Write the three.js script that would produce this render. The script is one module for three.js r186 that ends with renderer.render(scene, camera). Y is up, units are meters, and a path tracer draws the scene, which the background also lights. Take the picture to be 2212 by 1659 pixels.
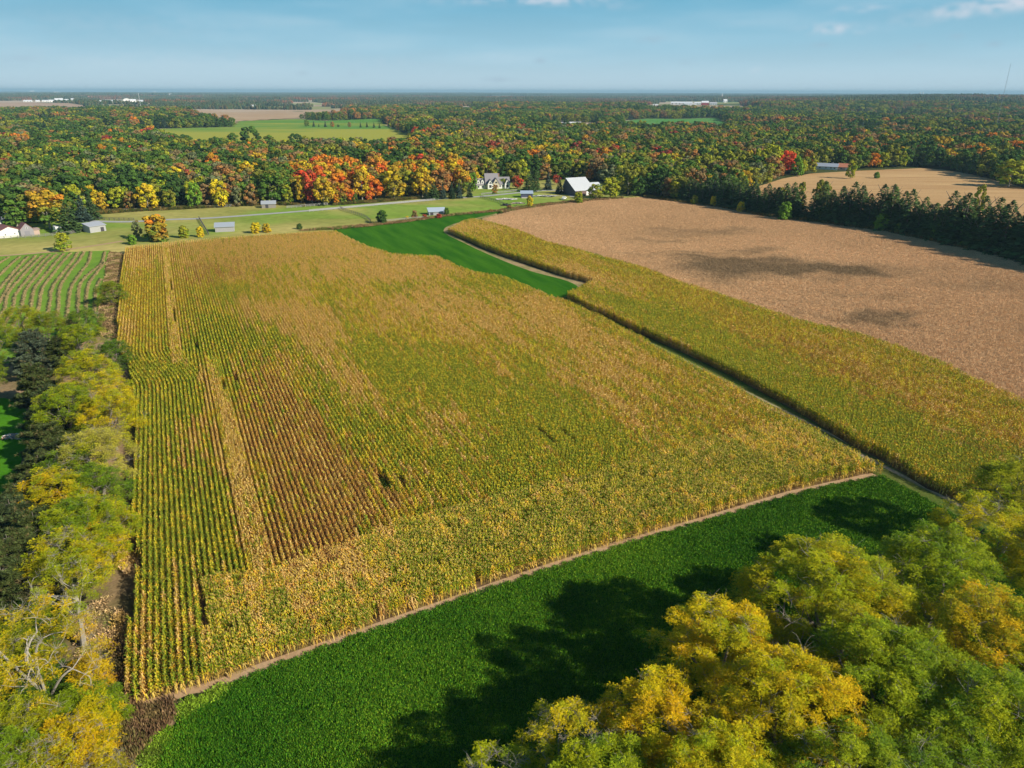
import * as THREE from 'three';
import { mergeGeometries } from 'three/addons/utils/BufferGeometryUtils.js';

// ---------------------------------------------------------------- camera, sky, sun, exposure
const CAM_H = 62;
const scene = new THREE.Scene();
const camera = new THREE.PerspectiveCamera(55.2, 4 / 3, 0.5, 80000);
camera.rotation.order = 'YXZ';
camera.position.set(0, CAM_H, 0);
camera.rotation.set(THREE.MathUtils.degToRad(-21.72), 0, THREE.MathUtils.degToRad(0.13));
camera.updateMatrixWorld(true);
camera.updateProjectionMatrix();

const SUN_DIR = new THREE.Vector3(0.742, 0.515, 0.4285).normalize();
const sun = new THREE.DirectionalLight(new THREE.Color(1.0, 0.92, 0.77), 5);
sun.name = 'sun';
sun.position.copy(SUN_DIR).multiplyScalar(600).add(new THREE.Vector3(0, 0, -200));
sun.target.position.set(0, 0, -200);
sun.castShadow = true;
Object.assign(sun.shadow.camera, { left: -500, right: 500, top: 500, bottom: -500, near: 1, far: 1600 });
sun.shadow.mapSize.set(4096, 4096);
scene.add(sun, sun.target);

const EXPOSURE = 1.2;
const HAZE = { color: 0xb8e2f9, density: 0.00007 };
scene.fog = new THREE.FogExp2(HAZE.color, HAZE.density);

// ---------------------------------------------------------------- helpers
function rng(seed) {
  let a = seed >>> 0;
  return () => { a = (a + 0x6d2b79f5) | 0; let t = Math.imul(a ^ (a >>> 15), 1 | a); t = (t + Math.imul(t ^ (t >>> 7), 61 | t)) ^ t; return ((t ^ (t >>> 14)) >>> 0) / 4294967296; };
}
const { clamp, lerp, smoothstep, degToRad: R } = THREE.MathUtils;
const hash2 = (x, y, s = 0) => { let h = Math.imul(x | 0, 374761393) ^ Math.imul(y | 0, 668265263) ^ Math.imul(s | 0, 974634777); h = Math.imul(h ^ (h >>> 13), 1274126177); return ((h ^ (h >>> 16)) >>> 0) / 4294967296; };
function vnoise(x, y, s = 0) {
  const ix = Math.floor(x), iy = Math.floor(y); let fx = x - ix, fy = y - iy;
  fx = fx * fx * (3 - 2 * fx); fy = fy * fy * (3 - 2 * fy);
  return lerp(lerp(hash2(ix, iy, s), hash2(ix + 1, iy, s), fx), lerp(hash2(ix, iy + 1, s), hash2(ix + 1, iy + 1, s), fx), fy);
}
function fbm(x, y, o = 4, s = 0) { let a = 0.5, v = 0, t = 0; for (let i = 0; i < o; i++) { v += a * vnoise(x, y, s + i * 17); t += a; a *= 0.5; x *= 2.03; y *= 2.03; } return v / t; }
const mix3 = (a, b, t) => [lerp(a[0], b[0], t), lerp(a[1], b[1], t), lerp(a[2], b[2], t)];
const mul3 = (a, k) => [a[0] * k, a[1] * k, a[2] * k];

// the lie of the land: level near the fields, low swells beyond the wood, a ridge line far away
function land(x, z) {
  const d = Math.hypot(x, z), w = smoothstep(d, 1150, 2600);
  if (d < 1150) return 0;
  const far = smoothstep(d, 3500, 14000);
  return w * (fbm(x / 900 + 3, z / 900, 3, 5) - 0.5) * 30 + far * ((fbm(x / 4200, z / 4200 + 9, 3, 8) - 0.5) * 34 + 2) + 30 * Math.exp(-(((Math.atan2(x, -z) - 0.5) / 0.24) ** 2)) * smoothstep(d, 2000, 4200) * (1 - smoothstep(d, 5200, 9000));
}
const ray = new THREE.Vector3();
// the ground point (raised by h) seen at a place given in a 2212 x 1659 frame
function G(u, v, h = 0) {
  ray.set((u / 2212) * 2 - 1, 1 - (v / 1659) * 2, 0.5).unproject(camera).sub(camera.position).normalize();
  const flat = (CAM_H - h) / -ray.y;
  let p = ray.clone().multiplyScalar(flat).add(camera.position);
  if (ray.y < 0 && flat * Math.hypot(ray.x, ray.z) < 1150) return p;
  for (let t = 1100; t < 26000; t += 8 + t * 0.004) { p = ray.clone().multiplyScalar(t).add(camera.position); if (p.y < land(p.x, p.z) + h) break; }
  p.y = land(p.x, p.z) + h;
  return p;
}
const seenAt = (x, y, z) => { const p = ray.set(x, y, z).project(camera); return [(p.x + 1) / 2 * 2212, (1 - p.y) / 2 * 1659]; };
const W2 = (list, h = 0) => list.map(([u, v, hh]) => { const p = G(u, v, hh ?? h); return [p.x, p.z]; });
function inside(x, z, poly) {
  let c = false;
  for (let i = 0, j = poly.length - 1; i < poly.length; j = i++) { const [a, b] = poly[i], [e, f] = poly[j]; if ((b > z) !== (f > z) && x < ((e - a) * (z - b)) / (f - b) + a) c = !c; }
  return c;
}
function edgeDist(x, z, poly) {
  let m = 1e9;
  for (let i = 0, j = poly.length - 1; i < poly.length; j = i++) {
    const [a, b] = poly[j], [e, f] = poly[i], dx = e - a, dz = f - b, t = clamp(((x - a) * dx + (z - b) * dz) / (dx * dx + dz * dz + 1e-9), 0, 1);
    m = Math.min(m, Math.hypot(x - a - t * dx, z - b - t * dz));
  }
  return m;
}
const bbox = (poly) => poly.reduce((b, [x, z]) => [Math.min(b[0], x), Math.min(b[1], z), Math.max(b[2], x), Math.max(b[3], z)], [1e9, 1e9, -1e9, -1e9]);
function smooth(poly, n = 4) { // a closed spline through the points
  const c = new THREE.CatmullRomCurve3(poly.map(([x, z]) => new THREE.Vector3(x, 0, z)), true, 'centripetal');
  return c.getPoints(poly.length * n).slice(0, -1).map((p) => [p.x, p.z]);
}
function ribbon(pts, w) { // polygon round a polyline
  const l = [], r = [];
  pts.forEach(([x, z], i) => {
    const [ax, az] = pts[Math.max(0, i - 1)], [bx, bz] = pts[Math.min(pts.length - 1, i + 1)], d = Math.hypot(bx - ax, bz - az) || 1, nx = -(bz - az) / d, nz = (bx - ax) / d, k = w / 2;
    l.push([x + nx * k, z + nz * k]); r.unshift([x - nx * k, z - nz * k]);
  });
  return l.concat(r);
}
const used = new Map();
function numbered(n) { const k = used.get(n) ?? 0; used.set(n, k + 1); return k ? n + '_' + String(k).padStart(3, '0') : n; }
function tag(o, label, category, group, kind) {
  o.userData.label = label; o.userData.category = category;
  if (group) o.userData.group = group; else delete o.userData.group;
  if (kind) o.userData.kind = kind;
  return o;
}
function put(o, name, label, category, group, kind) { o.name = numbered(name); tag(o, label, category, group, kind); scene.add(o); return o; }
function shadows(o) { o.traverse((m) => { if (m.isMesh) { m.castShadow = true; m.receiveShadow = true; } }); return o; }
const mats = new Map();
function mat(rgb, rough = 0.9, extra = {}) {
  const k = rgb.map((v) => v.toFixed(4)).join() + rough + JSON.stringify(extra);
  if (!mats.has(k)) { const m = new THREE.MeshStandardMaterial({ roughness: rough, side: THREE.DoubleSide, ...extra }); m.color.setRGB(...rgb); mats.set(k, m); }
  return mats.get(k);
}
const enc = (c) => { c = clamp(c, 0, 1); return Math.round(255 * (c <= 0.0031308 ? 12.92 * c : 1.055 * Math.pow(c, 1 / 2.4) - 0.055)); };
function colourMap(w, h, fn, wrap = THREE.ClampToEdgeWrapping) {
  const d = new Uint8Array(w * h * 4);
  for (let y = 0; y < h; y++) for (let x = 0; x < w; x++) { const c = fn((x + 0.5) / w, (y + 0.5) / h), i = (y * w + x) * 4; d[i] = enc(c[0]); d[i + 1] = enc(c[1]); d[i + 2] = enc(c[2]); d[i + 3] = 255; }
  const t = new THREE.DataTexture(d, w, h);
  t.colorSpace = THREE.SRGBColorSpace; t.magFilter = THREE.LinearFilter; t.minFilter = THREE.LinearMipmapLinearFilter; t.wrapS = t.wrapT = wrap; t.needsUpdate = true;
  return t;
}
function greyMap(n, fn) {
  const d = new Uint8Array(n * n * 4);
  for (let y = 0; y < n; y++) for (let x = 0; x < n; x++) { const c = Math.round(255 * clamp(fn(x, y, n), 0, 1)), i = (y * n + x) * 4; d[i] = d[i + 1] = d[i + 2] = c; d[i + 3] = 255; }
  const t = new THREE.DataTexture(d, n, n); t.magFilter = THREE.LinearFilter; t.wrapS = t.wrapT = THREE.RepeatWrapping; t.needsUpdate = true; return t;
}
// a sheet of ground: polygon in x, z; colour from fn(x, z) in a map stretched over its bounds
function sheet(name, poly, y, fn, res, label, category, drape) {
  const [x0, z0, x1, z1] = bbox(poly), sx = x1 - x0, sz = z1 - z0, k = Math.min(1, 2048 / Math.max(sx / res, sz / res)), w = Math.max(8, Math.round((sx / res) * k)), h = Math.max(8, Math.round((sz / res) * k));
  let g;
  if (drape) { // far fields follow the land on a fine grid
    const n = Math.ceil(sx / drape), m = Math.ceil(sz / drape), pos = [], uv = [];
    const P = (i, j) => { const x = x0 + (sx * i) / n, z = z0 + (sz * j) / m; pos.push(x, land(x, z) + y, z); uv.push(i / n, j / m); };
    for (let i = 0; i < n; i++) for (let j = 0; j < m; j++) if (inside(x0 + (sx * (i + 0.5)) / n, z0 + (sz * (j + 0.5)) / m, poly)) { P(i, j); P(i, j + 1); P(i + 1, j + 1); P(i, j); P(i + 1, j + 1); P(i + 1, j); }
    g = new THREE.BufferGeometry();
    g.setAttribute('position', new THREE.Float32BufferAttribute(pos, 3)); g.setAttribute('uv', new THREE.Float32BufferAttribute(uv, 2)); g.computeVertexNormals();
  } else {
    const s = new THREE.Shape(poly.map(([x, z]) => new THREE.Vector2(x, -z)));
    g = new THREE.ShapeGeometry(s); g.rotateX(-Math.PI / 2); g.translate(0, y, 0);
    const p = g.attributes.position, uv = g.attributes.uv;
    for (let i = 0; i < p.count; i++) uv.setXY(i, (p.getX(i) - x0) / sx, (p.getZ(i) - z0) / sz);
  }
  const m = new THREE.MeshPhysicalMaterial({ roughness: 1, specularIntensity: 0, side: THREE.DoubleSide, map: colourMap(w, h, (a, b) => fn(x0 + a * sx, z0 + b * sz)) });
  const o = new THREE.Mesh(g, m); o.receiveShadow = true;
  return put(o, name, label, category, null, 'structure');
}
// triangle collector with colours
class Geo {
  constructor() { this.p = []; this.c = []; }
  tri(a, b, c, k) { this.p.push(...a, ...b, ...c); for (let i = 0; i < 3; i++) this.c.push(...k); }
  quad(a, b, c, d, k) { this.tri(a, b, c, k); this.tri(a, c, d, k); }
  tube(a, b, ra, rb, n, k) {
    const d = new THREE.Vector3(b[0] - a[0], b[1] - a[1], b[2] - a[2]).normalize(), e = Math.abs(d.y) < 0.9 ? new THREE.Vector3(0, 1, 0) : new THREE.Vector3(1, 0, 0), s = e.cross(d).normalize(), t = d.clone().cross(s);
    const ring = (q, r, i) => { const an = (i / n) * Math.PI * 2, c = Math.cos(an) * r, w = Math.sin(an) * r; return [q[0] + s.x * c + t.x * w, q[1] + s.y * c + t.y * w, q[2] + s.z * c + t.z * w]; };
    for (let i = 0; i < n; i++) this.quad(ring(a, ra, i), ring(a, ra, i + 1), ring(b, rb, i + 1), ring(b, rb, i), k);
  }
  box(x0, y0, z0, x1, y1, z1, k) {
    const v = [[x0, y0, z0], [x1, y0, z0], [x1, y0, z1], [x0, y0, z1], [x0, y1, z0], [x1, y1, z0], [x1, y1, z1], [x0, y1, z1]];
    for (const [a, b, c, d] of [[0, 1, 2, 3], [7, 6, 5, 4], [0, 4, 5, 1], [1, 5, 6, 2], [2, 6, 7, 3], [3, 7, 4, 0]]) this.quad(v[a], v[b], v[c], v[d], k);
  }
  get n() { return this.p.length / 9; }
  build() {
    const g = new THREE.BufferGeometry();
    g.setAttribute('position', new THREE.Float32BufferAttribute(this.p, 3)); g.setAttribute('color', new THREE.Float32BufferAttribute(this.c, 3)); g.computeVertexNormals();
    return g;
  }
}
const leafMat = (extra = {}) => new THREE.MeshPhysicalMaterial({ vertexColors: true, side: THREE.DoubleSide, roughness: 0.8, specularIntensity: 0.2, ...extra });
function copies(name, geo, material, list, parent) { // list of [x, y, z, yaw, sx, sy, sz, r, g, b, tiltx, tiltz]
  const m = new THREE.InstancedMesh(geo, material, list.length), q = new THREE.Quaternion(), e = new THREE.Euler(), p = new THREE.Vector3(), s = new THREE.Vector3(), M = new THREE.Matrix4(), c = new THREE.Color();
  list.forEach((l, i) => {
    m.setMatrixAt(i, M.compose(p.set(l[0], l[1], l[2]), q.setFromEuler(e.set(l[10] ?? 0, l[3], l[11] ?? 0)), s.set(l[4], l[5], l[6])));
    m.setColorAt(i, c.setRGB(l[7] ?? 1, l[8] ?? 1, l[9] ?? 1));
  });
  m.name = name; m.castShadow = true; m.receiveShadow = true; m.frustumCulled = false;
  if (parent) parent.add(m);
  return m;
}

// ---------------------------------------------------------------- the sky: pale at the horizon, teal above, thin wisps of cloud
{
  const w = 2048, h = 1024, d = new Float32Array(w * h * 4);
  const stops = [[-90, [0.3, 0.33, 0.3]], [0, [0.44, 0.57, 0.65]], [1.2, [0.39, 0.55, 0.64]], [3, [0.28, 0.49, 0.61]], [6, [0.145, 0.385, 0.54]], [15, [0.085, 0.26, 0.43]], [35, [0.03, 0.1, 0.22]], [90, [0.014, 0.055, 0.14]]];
  // wisps: where they stand in the view, half width and half height in the same measure, slant, strength (below 0: grey)
  const wisps = [[2120, 15, 120, 13, -0.13, 1], [2190, 8, 80, 12, -0.1, 0.7], [1860, 19, 55, 6, 0, 0.6], [1805, 62, 62, 9, 0.03, 0.75], [1190, 1, 130, 8, 0, 0.95], [990, 2, 90, 6, 0, 0.4], [1330, 14, 60, 6, 0, 0.2], [1408, 86, 26, 5, -0.1, -0.25], [1630, 151, 16, 5, -0.2, 0.3], [30, 121, 42, 7, 0, -0.16], [1078, 172, 36, 4, 0, -0.2], [745, 159, 30, 4, 0, -0.14], [655, 158, 16, 4, 0, -0.16], [1167, 131, 12, 4, 0, -0.25], [1765, 97, 26, 4, 0, -0.2], [1970, 107, 20, 4, -0.2, -0.25], [2065, 80, 12, 4, 0, -0.25], [2145, 97, 14, 4, 0, -0.25], [1480, 135, 18, 3, 0, -0.15], [300, 60, 300, 30, 0, 0.1], [500, 130, 500, 16, 0, 0.12]].map(([u, v, hw, hh, sl, st]) => {
    const d = new THREE.Vector3((u / 2212) * 2 - 1, 1 - (v / 1659) * 2, 0.5).unproject(camera).sub(camera.position).normalize();
    return [Math.atan2(d.x, -d.z) * 57.2958, Math.asin(d.y) * 57.2958, hw * 0.0325, hh * 0.0325, -sl, st];
  });
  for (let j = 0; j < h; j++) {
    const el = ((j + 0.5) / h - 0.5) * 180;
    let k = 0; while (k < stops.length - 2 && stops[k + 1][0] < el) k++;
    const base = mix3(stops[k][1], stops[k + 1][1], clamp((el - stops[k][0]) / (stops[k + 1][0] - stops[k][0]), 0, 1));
    for (let i = 0; i < w; i++) {
      const lon = ((i + 0.5) / w - 0.5) * 360; // atan2(z, x); the view looks along -z = -90
      let az = lon + 90; if (az > 180) az -= 360;
      let c = base;
      if (el > 0.2 && el < 60) {
        // soft streaks and cloud cover thin enough to keep the blue, all round the sky
        const band = fbm(az / 9 + 40, el * 0.9, 5, 31) - 0.5, veil = clamp(band * 1.3, -0.2, 0.35) * smoothstep(el, 0.2, 2);
        c = veil > 0 ? mix3(c, [0.56, 0.66, 0.72], veil * 0.5) : mul3(c, 1 + veil * 0.15);
        for (const [a, e, hw, hh, sl, st] of wisps) {
          const x = (az - a) / hw, y = (el - e - (az - a) * sl) / hh;
          if (Math.abs(x) < 2 && Math.abs(y) < 2.4) {
            const n = fbm(az * 1.6, el * 7, 4, 77), m = 0.72 * Math.exp(-x * x * 1.3 - y * y) * clamp(n * 2.8 - 0.85, 0, 1);
            c = st > 0 ? mix3(c, [0.66, 0.65, 0.7], m * st) : mix3(c, [0.3, 0.4, 0.5], m * -st * 4);
          }
        }
      }
      const o = (j * w + i) * 4; d[o] = c[0]; d[o + 1] = c[1]; d[o + 2] = c[2]; d[o + 3] = 1;
    }
  }
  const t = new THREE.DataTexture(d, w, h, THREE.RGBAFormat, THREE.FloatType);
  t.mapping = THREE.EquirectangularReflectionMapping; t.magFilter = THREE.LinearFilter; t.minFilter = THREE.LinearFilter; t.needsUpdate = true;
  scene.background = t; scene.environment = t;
}

// ---------------------------------------------------------------- ground
{ // one sheet from below the camera to beyond the horizon, parcels of field and rough grass on it
  const radii = [0]; for (let r = 20; r < 42000; r *= 1.075) radii.push(r);
  const N = 200, pos = [], uv = [], idx = [], S = 84000;
  radii.forEach((r) => { for (let i = 0; i < N; i++) { const a = (i / N) * Math.PI * 2, x = Math.cos(a) * r, z = Math.sin(a) * r; pos.push(x, land(x, z), z); uv.push(x / S + 0.5, z / S + 0.5); } });
  for (let k = 0; k < radii.length - 1; k++) for (let i = 0; i < N; i++) { const a = k * N + i, b = k * N + ((i + 1) % N); idx.push(a, b, a + N, b, b + N, a + N); }
  const g = new THREE.BufferGeometry();
  g.setAttribute('position', new THREE.Float32BufferAttribute(pos, 3)); g.setAttribute('uv', new THREE.Float32BufferAttribute(uv, 2)); g.setIndex(idx); g.computeVertexNormals();
  const n = 1024, seeds = [];
  const map = colourMap(n, n, (a, b) => {
    const x = (a - 0.5) * S, z = (b - 0.5) * S;
    if (Math.hypot(x, z) < 1300) return [0.07, 0.085, 0.03];
    const gx = x / 620 + fbm(x / 1500, z / 1500, 2, 3) * 1.5, gz = z / 460, r = hash2(Math.floor(gx), Math.floor(gz), 5);
    return r < 0.28 ? [0.1, 0.13, 0.05] : r < 0.45 ? [0.14, 0.26, 0.07] : r < 0.85 ? [0.5, 0.38, 0.27] : [0.3, 0.3, 0.12];
  });
  const o = new THREE.Mesh(g, new THREE.MeshPhysicalMaterial({ map, roughness: 1, specularIntensity: 0, side: THREE.DoubleSide })); o.receiveShadow = true;
  put(o, 'ground', 'rolling farmland reaching away to the flat horizon', 'ground', null, 'structure');
}

// outlines, read off the view and laid on the land
const CH = 2.4; // height of the standing corn
const ROW_YAW = R(24.6), ALONG = [-Math.sin(ROW_YAW), -Math.cos(ROW_YAW)], ACROSS = [Math.cos(ROW_YAW), -Math.sin(ROW_YAW)];
const sc = (x, z) => [x * ALONG[0] + z * ALONG[1], x * ACROSS[0] + z * ACROSS[1]];
const xz = (s, c) => [s * ALONG[0] + c * ACROSS[0], s * ALONG[1] + c * ACROSS[1]];

const P_CORN = W2([[290, 1535], [350, 1512], [400, 1492], [455, 1478], [600, 1425], [760, 1370], [900, 1320], [1130, 1240], [1330, 1175], [1500, 1125], [1700, 1065], [1800, 1040], [1903, 1019],
  [1905, 1004, CH], [1712, 897, CH], [1492, 782, CH], [1340, 703, CH], [1234, 650, CH], [1185, 636, CH], [1130, 612, CH], [1085, 595, CH], [1030, 587, CH], [985, 572, CH], [950, 553, CH], [910, 551, CH], [850, 547, CH], [800, 533, CH], [760, 515, CH], [725, 497, CH],
  [560, 507, CH], [400, 519, CH], [268, 533, CH], [262, 580, CH], [257, 640, CH], [250, 735, CH], [272, 770, CH], [287, 830, CH], [288, 900, CH], [287, 1000, CH], [285, 1100, CH], [300, 1200, CH], [283, 1300, CH], [270, 1400, CH], [272, 1480]]);
const P_CORN2 = W2([[968, 504], [991, 513], [1044, 537], [1097, 557], [1178, 584], [1222, 599], [1282, 615], [1255, 632], [1225, 648], [1382, 721], [1469, 759], [1585, 815], [1660, 856], [1742, 901], [1847, 968], [1907, 995], [2001, 1055], [2095, 1092], [2330, 1205], [2700, 1380],
  [2900, 1190, CH], [2500, 985, CH], [2212, 860, CH], [2114, 819, CH], [2039, 781, CH], [1945, 747, CH], [1851, 717, CH], [1720, 687, CH], [1608, 650, CH], [1476, 608, CH], [1382, 573, CH], [1316, 556, CH], [1238, 534, CH], [1179, 520, CH], [1129, 499, CH], [1082, 484, CH], [1022, 471, CH], [1003, 475, CH], [985, 485, CH]]);
const SOY_FAR = [[1072, 466], [1130, 451], [1200, 441], [1290, 432], [1385, 427], [1450, 435], [1555, 449], [1647, 467], [1745, 479], [1823, 489], [1912, 501], [2001, 520], [2060, 533], [2134, 548], [2212, 568], [2420, 625]];
const P_SOY = W2([...SOY_FAR, [2800, 760], [3000, 1150], [2900, 1190], [2500, 985], [2212, 868], [2039, 789], [1851, 724], [1720, 694], [1608, 657], [1476, 614], [1382, 579], [1316, 561], [1238, 539], [1179, 524], [1129, 503], [1082, 487], [1040, 474]]);
const P_WATERWAY = smooth(W2([[722, 494], [800, 487], [880, 478], [960, 467], [1030, 461], [1086, 457], [1045, 467], [1012, 475], [980, 484], [962, 492], [960, 503], [1000, 524], [1060, 552], [1150, 587], [1225, 607], [1250, 622], [1238, 636], [1190, 645], [1100, 625], [1000, 600], [900, 575], [760, 530]]), 3);
const P_GRASS = W2([[345, 1600], [385, 1556], [450, 1512], [520, 1470], [620, 1428], [760, 1378], [900, 1328], [1130, 1248], [1330, 1183], [1500, 1133], [1700, 1073], [1800, 1048], [1903, 1028], [1985, 1070], [2060, 1112], [2200, 1190], [2500, 1400], [2700, 1900], [2200, 2250], [1000, 2400], [420, 2200], [290, 1900], [315, 1660]]);
const P_TRACK = W2([[1190, 645], [1235, 640], [1382, 722], [1469, 760], [1585, 816], [1742, 902], [1847, 969], [1907, 996], [2001, 1056], [2095, 1093], [2240, 1170], [2200, 1195], [2060, 1115], [1985, 1072], [1903, 1032], [1700, 935], [1480, 812], [1330, 735], [1220, 672]]);
const P_MARGIN = W2([[955, 487], [1000, 472], [1072, 460], [1075, 466], [1020, 476], [985, 490], [970, 505], [1044, 540], [1178, 587], [1290, 617], [1255, 634], [1225, 652], [1190, 646], [1245, 628], [1235, 612], [1150, 590], [1060, 556], [995, 526], [955, 505]]);
const P_LAWN = W2([[-300, 860], [10, 860], [52, 872], [70, 930], [45, 1000], [20, 1075], [-300, 1090]]);
const P_STRIPED = W2([[-300, 575], [0, 552], [130, 545], [238, 541], [225, 600], [215, 660], [210, 720], [120, 780], [-300, 800]]);
const P_PASTURE = W2([[-500, 500], [0, 482], [90, 482], [205, 462], [300, 455], [420, 450], [520, 444], [600, 441], [660, 446], [720, 443], [820, 436], [910, 428], [1000, 420], [1022, 400], [1110, 393], [1225, 386], [1300, 392], [1345, 418], [1388, 426], [1290, 433], [1200, 442], [1130, 452], [1080, 459], [960, 468], [880, 479], [722, 500], [760, 560], [265, 560], [200, 560], [0, 570], [-400, 600]]);
const P_LEFT = W2([[262, 545], [300, 800], [320, 1200], [290, 1540], [400, 1512], [330, 1680], [300, 2200], [-900, 2200], [-900, 700], [0, 720], [200, 715], [240, 545]]);
const P_STUBBLE = W2([[1560, 470], [1640, 402], [1690, 386], [1750, 375], [1850, 369], [1900, 367], [1990, 363], [2050, 368], [2100, 377], [2212, 405], [2500, 440], [2700, 620], [2212, 560], [2000, 500], [1800, 480]]);
const P_MEADOW = W2([[250, 286], [270, 281], [420, 277], [500, 275], [515, 263], [640, 258], [700, 262], [825, 257], [835, 272], [905, 300], [870, 332], [600, 336], [420, 330], [300, 292]]);

const speck = (x, z, k) => 1 + k * (hash2(Math.round(x * 4), Math.round(z * 4), 9) - 0.5);
const soil = (x, z) => mul3(mix3([0.13, 0.08, 0.042], [0.36, 0.23, 0.115], clamp(fbm(x / 5, z / 5, 4, 2) * 1.5 - 0.45, 0, 1)), speck(x, z, 0.6));
sheet('corn_soil', P_CORN.map(([x, z]) => [x, z]), 0.03, soil, 0.2, 'bare earth and litter between the rows of the large corn field', 'soil');
sheet('corn_soil', P_CORN2, 0.034, soil, 0.2, 'bare earth under the long strip of corn beside the tan field', 'soil');
// dry margins under the fields
const dirt = (x, z) => mul3(mix3([0.46, 0.29, 0.16], [0.5, 0.36, 0.22], fbm(x / 3, z / 3, 3, 4)), speck(x, z, 0.25));
const P_STRIP = W2([[275, 1545], [350, 1525], [410, 1500], [455, 1493], [620, 1430], [760, 1381], [900, 1331], [1130, 1251], [1330, 1186], [1500, 1136], [1700, 1075], [1800, 1050], [1908, 1029], [1903, 1017], [1700, 1062], [1500, 1122], [1330, 1170], [1130, 1236], [900, 1316], [600, 1420], [455, 1472], [290, 1520]]);
sheet('dirt_strip', P_STRIP, 0.05, dirt, 0.15, 'bare dirt strip between the corn and the bright green grass', 'dirt');
const grassy = (x, z) => {
  const t = fbm(x / 4, z / 4, 4, 14), [s, c] = sc(x, z), [, c0] = sc(...P_TRACKLINE);
  const rut = Math.exp(-(((c - c0 + 0.4) / 0.5) ** 2)) + 0.7 * Math.exp(-(((c - c0 - 1.3) / 0.4) ** 2));
  return mul3(mix3(mix3([0.07, 0.13, 0.02], [0.15, 0.16, 0.04], t), [0.5, 0.38, 0.23], clamp(rut * (0.4 + fbm(x / 9, z / 9, 2, 8)) - 0.05, 0, 1)), speck(x, z, 0.4));
};
const P_TRACKLINE = (() => { const p = G(1690, 893); return [p.x, p.z]; })();
sheet('farm_track', P_TRACK, 0.06, grassy, 0.15, 'narrow grassy track with pale wheel ruts between the two corn fields', 'track');
sheet('field_margin', P_MARGIN, 0.045, (x, z) => mul3(mix3([0.18, 0.2, 0.06], [0.42, 0.3, 0.16], clamp(fbm(x / 4, z / 4, 4, 24) * 1.8 - 0.35, 0, 1)), speck(x, z, 0.4)), 0.3, 'rough dry margin round the inner end of the corn strip', 'field margin');
const alfalfa = (x, z) => mul3(mix3([0.012, 0.08, 0.006], [0.03, 0.14, 0.01], fbm(x / 3, z / 3, 3, 6)), speck(x, z, 0.4));
sheet('grass_floor', P_GRASS, 0.04, alfalfa, 0.25, 'dark ground under the bright green crop beside the corn', 'ground');
const wway = (x, z) => { const [s, c] = sc(x, z); return mul3(mix3([0.022, 0.11, 0.008], [0.06, 0.18, 0.012], clamp(fbm(c / 3.2, s / 26, 4, 16) * 1.6 - 0.3, 0, 1)), speck(x, z, 0.3)); };
sheet('grass_waterway', P_WATERWAY, 0.06, wway, 0.3, 'bright green tongue of mown crop running between the corn fields', 'grass field');
sheet('lawn', P_LAWN, 0.05, (x, z) => mul3(mix3([0.05, 0.2, 0.01], [0.1, 0.27, 0.015], fbm(x / 4, z / 4, 4, 7)), speck(x, z, 0.3)), 0.3, 'bright green lawn beyond the dark pines on the left', 'lawn');
sheet('woodland_floor', P_LEFT, 0.02, (x, z) => mul3(mix3([0.13, 0.12, 0.04], [0.36, 0.24, 0.14], clamp(fbm(x / 6, z / 6, 4, 44) * 1.9 - 0.45, 0, 1)), speck(x, z, 0.45)), 0.25, 'leaf litter and dry earth under the trees left of the corn', 'ground');
const STRIPE_GREEN = (x, z) => mul3(mix3([0.13, 0.25, 0.035], [0.22, 0.36, 0.045], fbm(x / 5, z / 5, 4, 61)), speck(x, z, 0.25));
sheet('striped_field', P_STRIPED, 0.03, STRIPE_GREEN, 0.3, 'green field lined with curving pale rows left of the corn', 'field');
sheet('pasture', P_PASTURE, 0.02, (x, z) => {
  const a = fbm(x / 30, z / 30, 4, 71), b = fbm(x / 90 + 4, z / 60, 3, 72), f = fbm(x / 2.5, z / 2.5, 3, 73);
  const [u, v] = seenAt(x, 0, z);
  let c = mix3([0.24, 0.27, 0.06], [0.5, 0.42, 0.14], clamp(a * 1.9 - 0.4, 0, 1));
  if (b > 0.5) c = mix3(c, [0.2, 0.33, 0.045], clamp((b - 0.52) * 7, 0, 0.85));
  return mul3(c, 0.8 + f * 0.4);
}, 0.5, 'grazed pasture of green and straw patches before the wood', 'pasture');
const DARKS = [[1620, 568, 26, 9, 1], [1700, 588, 42, 10, 1], [1790, 585, 24, 8, 1], [1560, 560, 24, 4, 0.9], [1450, 548, 24, 3, 0.6], [1560, 580, 20, 7, 0.6], [1600, 605, 14, 8, 0.5], [1640, 545, 14, 4, 0.8], [1520, 499, 26, 8, 0.6], [1475, 508, 22, 4, 0.35], [1420, 522, 14, 5, 0.5], [1880, 681, 14, 4, 1], [1862, 690, 5, 2, 0.4], [2120, 620, 14, 7, 0.3], [1840, 635, 10, 4, 0.4], [1700, 650, 12, 4, 0.2], [1490, 570, 12, 4, .4]].map(([u, v, a, b, k]) => { const p = G(u, v); return [p.x, p.z, a, b, k]; });
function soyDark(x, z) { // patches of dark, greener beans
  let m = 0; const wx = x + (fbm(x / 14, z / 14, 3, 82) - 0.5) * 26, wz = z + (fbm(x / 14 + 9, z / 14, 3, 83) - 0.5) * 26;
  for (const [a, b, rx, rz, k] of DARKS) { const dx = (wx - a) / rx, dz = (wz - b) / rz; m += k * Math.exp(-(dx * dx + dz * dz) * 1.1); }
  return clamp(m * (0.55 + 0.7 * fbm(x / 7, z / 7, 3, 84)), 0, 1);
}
const SOYK = 0.8;
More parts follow.
